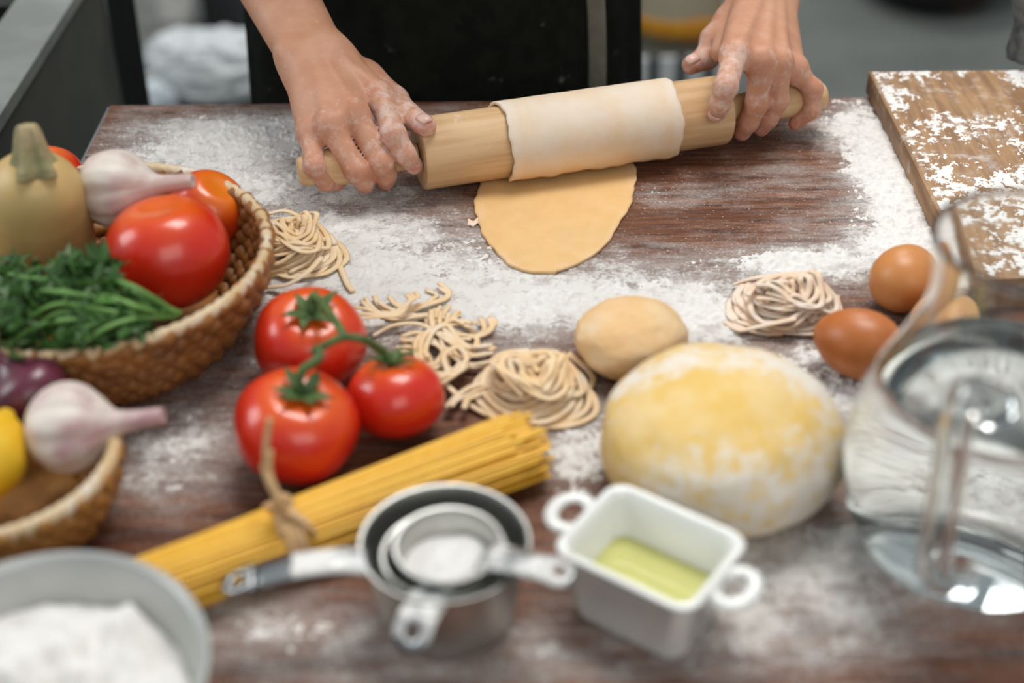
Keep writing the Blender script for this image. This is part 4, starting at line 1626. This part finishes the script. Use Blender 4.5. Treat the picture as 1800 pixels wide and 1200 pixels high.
# ------------------------------------------------------------------ white dish
d0 = at(979, 953, .05)
d1 = at(1076, 842, .05)
d2 = at(1314, 932, .05)
d3 = at(1216, 1081, .05)
dc = (d0 + d1 + d2 + d3) / 4
ux = ((d2 - d1) + (d3 - d0)).normalized()
uy = Vector((-ux.y, ux.x, 0))
DW = ((d2 - d1).length + (d3 - d0).length) / 4 + .0008
DH = ((d1 - d0).length + (d2 - d3).length) / 4 + .0008
DC = Vector((dc.x, dc.y, T + .0005))
dish = thing('serving_dish', DC, 'white rectangular porcelain dish with ring handles holding yellow oil', 'dish')


def rrect(hw, hh, rad, n=8):
    pts = []
    for cx, cy, a0 in ((1, 1, 0), (-1, 1, 90), (-1, -1, 180), (1, -1, 270)):
        for k in range(n):
            a = math.radians(a0 + 90 * k / (n - 1))
            pts.append((cx * (hw - rad) + rad * math.cos(a), cy * (hh - rad) + rad * math.sin(a)))
    return pts


def ringstack(levels, c):
    V, F = [], []
    n = 0
    for hw, hh, rad, z in levels:
        P = rrect(hw, hh, rad)
        n = len(P)
        for x, y in P:
            q = Vector(c) + ux * x + uy * y
            V.append((q.x, q.y, q.z + z))
    for i in range(len(levels) - 1):
        for k in range(n):
            l = (k + 1) % n
            F.append((i * n + k, i * n + l, (i + 1) * n + l, (i + 1) * n + k))
    F.append(tuple(range(n - 1, -1, -1)))
    F.append(tuple((len(levels) - 1) * n + k for k in range(n)))
    return V, F


HD = .0475
v, f = ringstack([(DW * .70, DH * .66, .008, 0), (DW * .80, DH * .76, .010, .0006), (DW * .84, DH * .81, .011, .005), (DW * .95, DH * .94, .011, HD - .004), (DW, DH, .011, HD - .0025), (DW + .0006, DH + .0006, .011, HD - .001), (DW - .0002, DH - .0002, .011, HD),
                  (DW - .0030, DH - .0030, .009, HD), (DW - .0042, DH - .0042, .0085, HD - .0012), (DW * .95 - .0045, DH * .94 - .0045, .008, HD - .006), (DW * .83 - .0035, DH * .80 - .0035, .007, .009), (DW * .78 - .0035, DH * .74 - .0035, .006, .0055), (DW * .70 - .0035, DH * .66 - .0035, .005, .005)], DC)
obj('body', mesh('body', v, f, sharp=50), M['porcelain'], dish)
for s in (-1, 1):
    hc = DC + ux * s * (DW + .0075) + Vector((0, 0, HD - .0045))
    P = []
    for k in range(28):
        a = 2 * PI * k / 28
        P.append(hc + ux * (.0095 * math.cos(a)) + uy * (.0125 * math.sin(a)) + Vector((0, 0, .0008 * math.cos(a) * s)))
    v, f = tube(P, .0040, 10, closed=True, squash=(1, .62))
    obj('ring_handle', mesh('ring_handle', v, f), M['porcelain'], dish, label='white looped side handle')
k = .62
v, f = ringstack([(DW * .70 - .0035, DH * .66 - .0035, .005, .0052), (DW * .80 - .0032, DH * .76 - .0032, .0065, .008), (DW * .88 - .0040, DH * .86 - .0040, .0075, .0205)], DC)
o = obj('cooking_oil', mesh('cooking_oil', v, f, sharp=40), M['oil'], loc=DC)
tag(o, 'yellow-green oil filling the bottom of the white dish', 'oil')

# ------------------------------------------------------------------ glass pitcher and water
PC = Vector((0.2466, 0.567, T + .0006))
pit = thing('glass_pitcher', PC, 'clear round-bellied glass pitcher of water with a thick glass handle', 'pitcher')
outer = [(.001, 0), (.040, 0), (.050, .0025), (.060, .012), (.0690, .034), (.0728, .060), (.0712, .082), (.0650, .105), (.0555, .125), (.0478, .143), (.0445, .158), (.0445, .172), (.0462, .184), (.0482, .194)]
po = smooth_prof(outer, 70)
wall = .0026
inner = []
for i, (r, z) in enumerate(po):
    inner.append((max(.001, r - wall), z if z > .02 else z * .75 + .005))
lip = [(.0478, .1955), (.0466, .1958), (.0458, .1948)]
v, f, u = lathe(po + lip + inner[::-1][1:], 96, close_ends=False)
obj('body', mesh('body', v + A3(PC), f), M['glass'], pit, label='thin clear glass body')
hp_ = [at(1748, 716, .128), at(1728, 694, .142), at(1696, 696, .150), at(1680, 745, .142), at(1668, 830, .112), at(1652, 925, .084), at(1640, 985, .064), at(1648, 1012, .052), at(1682, 1012, .046)]
p = spline(hp_, 64)
rr = np.full(len(p), .0082)
rr[:6] = np.linspace(.0115, .0085, 6)
rr[-10:] = np.linspace(.0085, .0125, 10)
v, f = tube(p, rr, 20, up=(0.3, 1, 0.1))
vi, fi = tube(p[3:-4], rr[3:-4] - .0042, 20, up=(0.3, 1, 0.1))
v, f = join((v, f), (vi, [q[::-1] for q in fi]))
obj('handle', mesh('handle', v, f, sharp=70), M['glass'], pit, label='thick rounded glass handle')
WL = .112
wi = [(r + .0004, z - .0004) for r, z in inner if z < WL]
rl = wi[-1][0]
wi += [(rl - .0008, WL + .0008), (rl - .003, WL), (rl * .5, WL - .0003), (.001, WL - .0003)]
v, f, u = lathe(wi, 96, close_ends=False)
o = obj('water', mesh('water', v + A3(PC), f, sharp=60), M['water'], loc=PC)
tag(o, 'clear water filling most of the glass pitcher', 'water', None, 'thing')

# ------------------------------------------------------------------ things behind the table
# steel sink unit
CX = -0.436
SY0, SY1 = 0.55, 1.48
sk = thing('sink_unit', (CX - .25, (SY0 + SY1) / 2, 0), 'dull steel sink unit with a dark basin standing beside the table', 'sink')
SZ = T
# rim of four strips round the basin opening
bx0, bx1, by0, by1 = CX - .50, CX - .058, SY0 + .06, SY1 - .06
for a in ((CX - .029, (SY0 + SY1) / 2, SZ - .006, .058, SY1 - SY0, .012), (CX - .525, (SY0 + SY1) / 2, SZ - .015, .05, SY1 - SY0, .03),
          ((bx0 + bx1) / 2, SY0 + .03, SZ - .015, bx1 - bx0, .06, .03), ((bx0 + bx1) / 2, SY1 - .03, SZ - .015, bx1 - bx0, .06, .03)):
    v, f = boxm(*a)
    obj('rim_strip', mesh('rim_strip', v, f, smooth=False), M['steel_dull'], sk)
v, f = boxm((bx0 + bx1) / 2, (by0 + by1) / 2, SZ - .17, bx1 - bx0 + .004, by1 - by0 + .004, .30)
f = [q for q in f if not all(v[i][2] > SZ - .03 for i in q)]
bs = obj('basin', mesh('basin', v, f, smooth=False), mat('dark_basin', (.012, .013, .012), rough=.5), sk, label='black sink basin')
v, f = boxm(CX - .005, (SY0 + SY1) / 2, (SZ - .012 + .08) / 2, .006, SY1 - SY0 - .01, SZ - .012 - .08, .001)
obj('side_panel', mesh('side_panel', v, f, smooth=False), mat('dark_mottled_steel', (.100, .098, .078), (.060, .064, .054), 5, .6, metal=.3), sk, label='dark mottled side panel')  # darker, browner tone than the rim, unevenly mottled
for x_ in (CX - .03, CX - .52):
    v, f = boxm(x_, SY0 + .03, SZ / 2 - .015, .03, .03, SZ - .03)
    obj('leg', mesh('leg', v, f, smooth=False), M['leg'], sk)
v, f = boxm(CX - .52, SY1 - .03, SZ / 2 - .015, .03, .03, SZ - .03)
obj('leg', mesh('leg', v, f, smooth=False), M['leg'], sk)
pA, pB = at_y(201, -60, 1.50), at_y(240, 182, 1.50)
pC = pA + (pB - pA) * ((pA.z - .002) / (pA.z - pB.z))
v, f = tube([pA, pB, pC], .016, 4, squash=(1.0, 1.0), up=(0, 1, 0))
obj('leg', mesh('leg', v, f, smooth=False), mat('black_iron', (.004, .004, .004), rough=.7), sk, label='black iron leg splayed outwards')


def sack(name, px, py, w, d, h, m, label, cat, seed, crumple=.22, hz=0.0, group=None):
    p = at(px, py, -T)
    n, k = 48, 30
    V, F = [], []
    for i in range(k + 1):
        ph = PI * i / k
        for j in range(n):
            a = 2 * PI * j / n
            s = math.sin(ph) ** .55
            V.append((s * math.cos(a), s * math.sin(a), -math.copysign(abs(math.cos(ph)) ** .7, math.cos(ph))))
    V = np.array(V)
    rid = np.abs(fbm(V * 1.7 + seed, 3, .6))
    V = V * (1 - crumple * 1.6 * rid[:, None]) * np.array([w / 2, d / 2, h / 2])
    V[:, 2] += h / 2 - (V[:, 2].min() + h / 2) + 0.0
    V[:, 2] += -V[:, 2].min() + hz
    for i in range(k):
        for j in range(n):
            l = (j + 1) % n
            F.append((i * n + j, i * n + l, (i + 1) * n + l, (i + 1) * n + j))
    o = obj(name, mesh(name, V + np.array([p.x, p.y, 0]), F, sharp=35), m, loc=(p.x, p.y, 0))
    return tag(o, label, cat, group)


M['plastic_pale'] = mat('pale_plastic', (.62, .64, .64), (.74, .76, .76), 6, .45, bump=.3, bscale=14, bdist=.02)
M['plastic_mixed'] = mat('stained_plastic', (.30, .30, .28), (.78, .74, .68), 7, .5, bump=.3, bscale=14, bdist=.02)
M['plastic_blue'] = mat('bluish_plastic', (.52, .57, .60), (.66, .71, .74), 6, .4, bump=.3, bscale=14, bdist=.02)
sack('plastic_sack', 275, 122, .22, .16, .34, M['plastic_mixed'], 'stained beige plastic sack behind the black iron leg', 'sack', 1.0, group='sacks on the floor')
sack('plastic_sack', 372, 172, .28, .18, .16, M['plastic_pale'], 'crumpled white plastic sack close to the apron', 'sack', 4.0, .26, group='sacks on the floor')
sack('plastic_sack', 246, 222, .18, .14, .10, M['plastic_blue'], 'bluish crumpled plastic sack showing just over the corner of the table', 'sack', 7.0, .2, group='sacks on the floor')
pp = at(326, 52, -T)
v, f = tube([(pp.x, pp.y, 0), (pp.x + .02, pp.y, .5), (pp.x + .03, pp.y, 1.2)], .022, 16)
o = obj('white_pipe', mesh('white_pipe', v, f, sharp=60), mat('white_pvc', (.5, .53, .55), rough=.4), loc=(pp.x, pp.y, 0))
v2, f2 = tube([(0, 0, .07), (0, 0, .10)], .027, 16)
cl = obj('collar', mesh('collar', v2, f2, sharp=60), bpy.data.materials['white_pvc'], o, world=False)
tag(o, 'upright white plastic pipe rising behind the sacks', 'pipe')
q0, q1 = at(232, 152, -T + .12), at(325, 92, -T + .20)
v, f = tube([q0, (q0 + q1) / 2, q1], .022, 4, squash=(1.0, .35))
o = obj('wood_batten', mesh('wood_batten', v, f, smooth=False), mat('white_batten', (.50, .50, .50), (.42, .42, .43), 9, .6), loc=q0)
tag(o, 'white batten lying slantwise across the pale sacks', 'batten')
# dark bin behind the person
pb = at(448, 105, -T)
bn = thing('storage_bin', (pb.x, pb.y + .12, 0), 'dark grey upright storage bin behind the sacks', 'bin')
v, f = boxm(pb.x + .03, pb.y + .14, .36, .30, .22, .72, .02)
obj('body', mesh('body', v, f, sharp=40), mat('charcoal_plastic', (.045, .048, .05), (.06, .062, .064), 8, .55), bn)
v, f = boxm(pb.x + .03, pb.y + .14, .735, .32, .24, .03, .01)
obj('lid', mesh('lid', v, f, sharp=40), bpy.data.materials['charcoal_plastic'], bn)

# white slatted crate with a yellow-banded bag on it
pcr = at(1130, 185, -T)
cr = thing('slatted_crate', (pcr.x, pcr.y + .1, 0), 'white slatted crate on the floor behind the person', 'crate')
wm = mat('white_slat_paint', (.52, .54, .54), (.44, .45, .45), 9, .5)
cw, cd, chh = .36, .24, .115
x0, y0 = pcr.x - cw / 2 + .02, pcr.y
for i in range(6):
    v, f = boxm(x0 + .03 + i * (cw - .06) / 5, y0, chh / 2, .038, .012, chh, .003)
    obj('slat', mesh('slat', v, f, smooth=False), wm, cr)
    v, f = boxm(x0 + .03 + i * (cw - .06) / 5, y0 + cd, chh / 2, .038, .012, chh, .003)
    obj('slat', mesh('slat', v, f, smooth=False), wm, cr)
for i in range(4):
    for xs_ in (x0, x0 + cw):
        v, f = boxm(xs_, y0 + .03 + i * (cd - .06) / 3, chh / 2, .012, .038, chh, .003)
        obj('slat', mesh('slat', v, f, smooth=False), wm, cr)
v, f = boxm(x0 + cw / 2, y0 + cd / 2, chh - .005, cw - .014, cd - .014, .008)
obj('deck', mesh('deck', v, f, smooth=False), mat('dark_crate_deck', (.05, .05, .035), rough=.7), cr)
bgx, bgy = x0 + cw - .115, y0 + cd / 2
bag = thing('food_bag', (bgx, bgy, chh), 'beige food bag with orange patches and a yellow band on the white crate', 'bag')
rings = [(bgx, bgy, chh + z, .098 * k, .062 * k2) for z, k, k2 in ((.0, .94, .8), (.012, 1.0, .95), (.03, 1.02, 1.0), (.055, 1.02, 1.0), (.056, 1.02, 1.0), (.10, 1.0, .98), (.17, 1.0, .9), (.24, .97, .5), (.27, .95, .15))]
v, f = loft(rings, 48)
v = v + 0.008 * fbm(v * 16, 3)[:, None] * np.array([1, 1, .2])
obj('paper', mesh('paper', v, f, sharp=50), mat('beige_bag', (.34, .29, .20), (.48, .20, .07), 9, .55, lo=.5, hi=.62), bag)
v, f = loft([(bgx, bgy, chh + .018, .1035, .0655), (bgx, bgy, chh + .020, .105, .067), (bgx, bgy, chh + .054, .105, .067), (bgx, bgy, chh + .056, .1035, .0655)], 48)
v = v + 0.008 * fbm(v * 16, 3)[:, None] * np.array([1, 1, .2])
obj('band', mesh('band', v, f, sharp=50), mat('yellow_band', (.56, .27, .006), (.50, .19, .01), 20, .5), bag, label='yellow printed band')
pbt = at(1282, 62, -T)
v, f, u = lathe(smooth_prof([(.002, 0), (.045, .001), (.05, .01), (.05, .15), (.035, .19), (.018, .205), (.018, .235), (.002, .237)], 36), 32)
o = obj('plastic_bottle', mesh('plastic_bottle', v + np.array([pbt.x, pbt.y, 0]), f), M['plastic_pale'], loc=(pbt.x, pbt.y, 0))
vv, ff, _ = lathe([(.001, .232), (.020, .232), (.020, .252), (.001, .252)], 20)
obj('cap', mesh('cap', vv, ff, sharp=40), wm, o, world=False)
tag(o, 'white plastic bottle on the floor beside the beige bag', 'bottle')

# dark round basin on the floor
pk = at(1668, 40, -T)
pt_ = thing('round_basin', (pk.x, pk.y + .16, 0), 'black round basin with a brown belly on the floor beyond the cutting board', 'basin')
pr = smooth_prof([(.002, 0), (.10, .001), (.14, .02), (.19, .09), (.205, .15)], 24)
v, f, u = lathe(pr + [(.213, .152), (.213, .158), (.20, .158)] + [(max(.001, r - .006), z + .006) for r, z in pr[::-1]], 64, close_ends=False)
obj('shell', mesh('shell', v + np.array([pk.x, pk.y + .16, 0]), f, sharp=60), mat('black_brown_mottle', (.006, .005, .004), (.085, .035, .018), 5, .6, lo=.52, hi=.7), pt_)  # near-black shell mottled with brown
v, f, u = lathe([(.001, -.0), (.11, 0), (.112, .008), (.001, .008)], 48)
obj('foot_ring', mesh('foot_ring', v + np.array([pk.x, pk.y + .16, 0]), f), M['leg'], pt_)

# crumpled grey bag standing on the far corner of the board
gx, gy = at(1822, 100, .021).x + .012, at(1822, 104, .021).y + .002
gb = thing('crumpled_bag', (gx, gy, T + .0213), 'crumpled grey plastic bag standing at the far corner of the cutting board', 'bag')
rings = [(gx, gy, T + .0215 + z, .040 * k, .025 * k) for z, k in ((0, .98), (.006, 1.02), (.03, .95), (.055, .98), (.075, 1.05), (.10, 1.08), (.13, 1.0), (.16, .8))]
v, f = loft(rings, 56)
v = v + 0.006 * np.abs(fbm(v * 45, 3))[:, None] * np.array([1, 1, .1])
left = np.exp(-(((v[:, 2] - T - .085) / .013) ** 2)) * np.clip((gx - .02 - v[:, 0]) / .02, 0, 1)
v[:, 0] -= .010 * left
obj('bag_body', mesh('bag_body', v, f, sharp=30), mat('grey_film', (.20, .21, .21), (.09, .10, .10), 90, .4, bump=.4, bscale=120), gb)
v, f = tube([(gx - .046, gy - .008, T + .098), (gx - .047, gy - .010, T + .090)], .0022, 6)
obj('tie', mesh('tie', v, f), M['twine'], gb, label='tan tie at the bag corner')
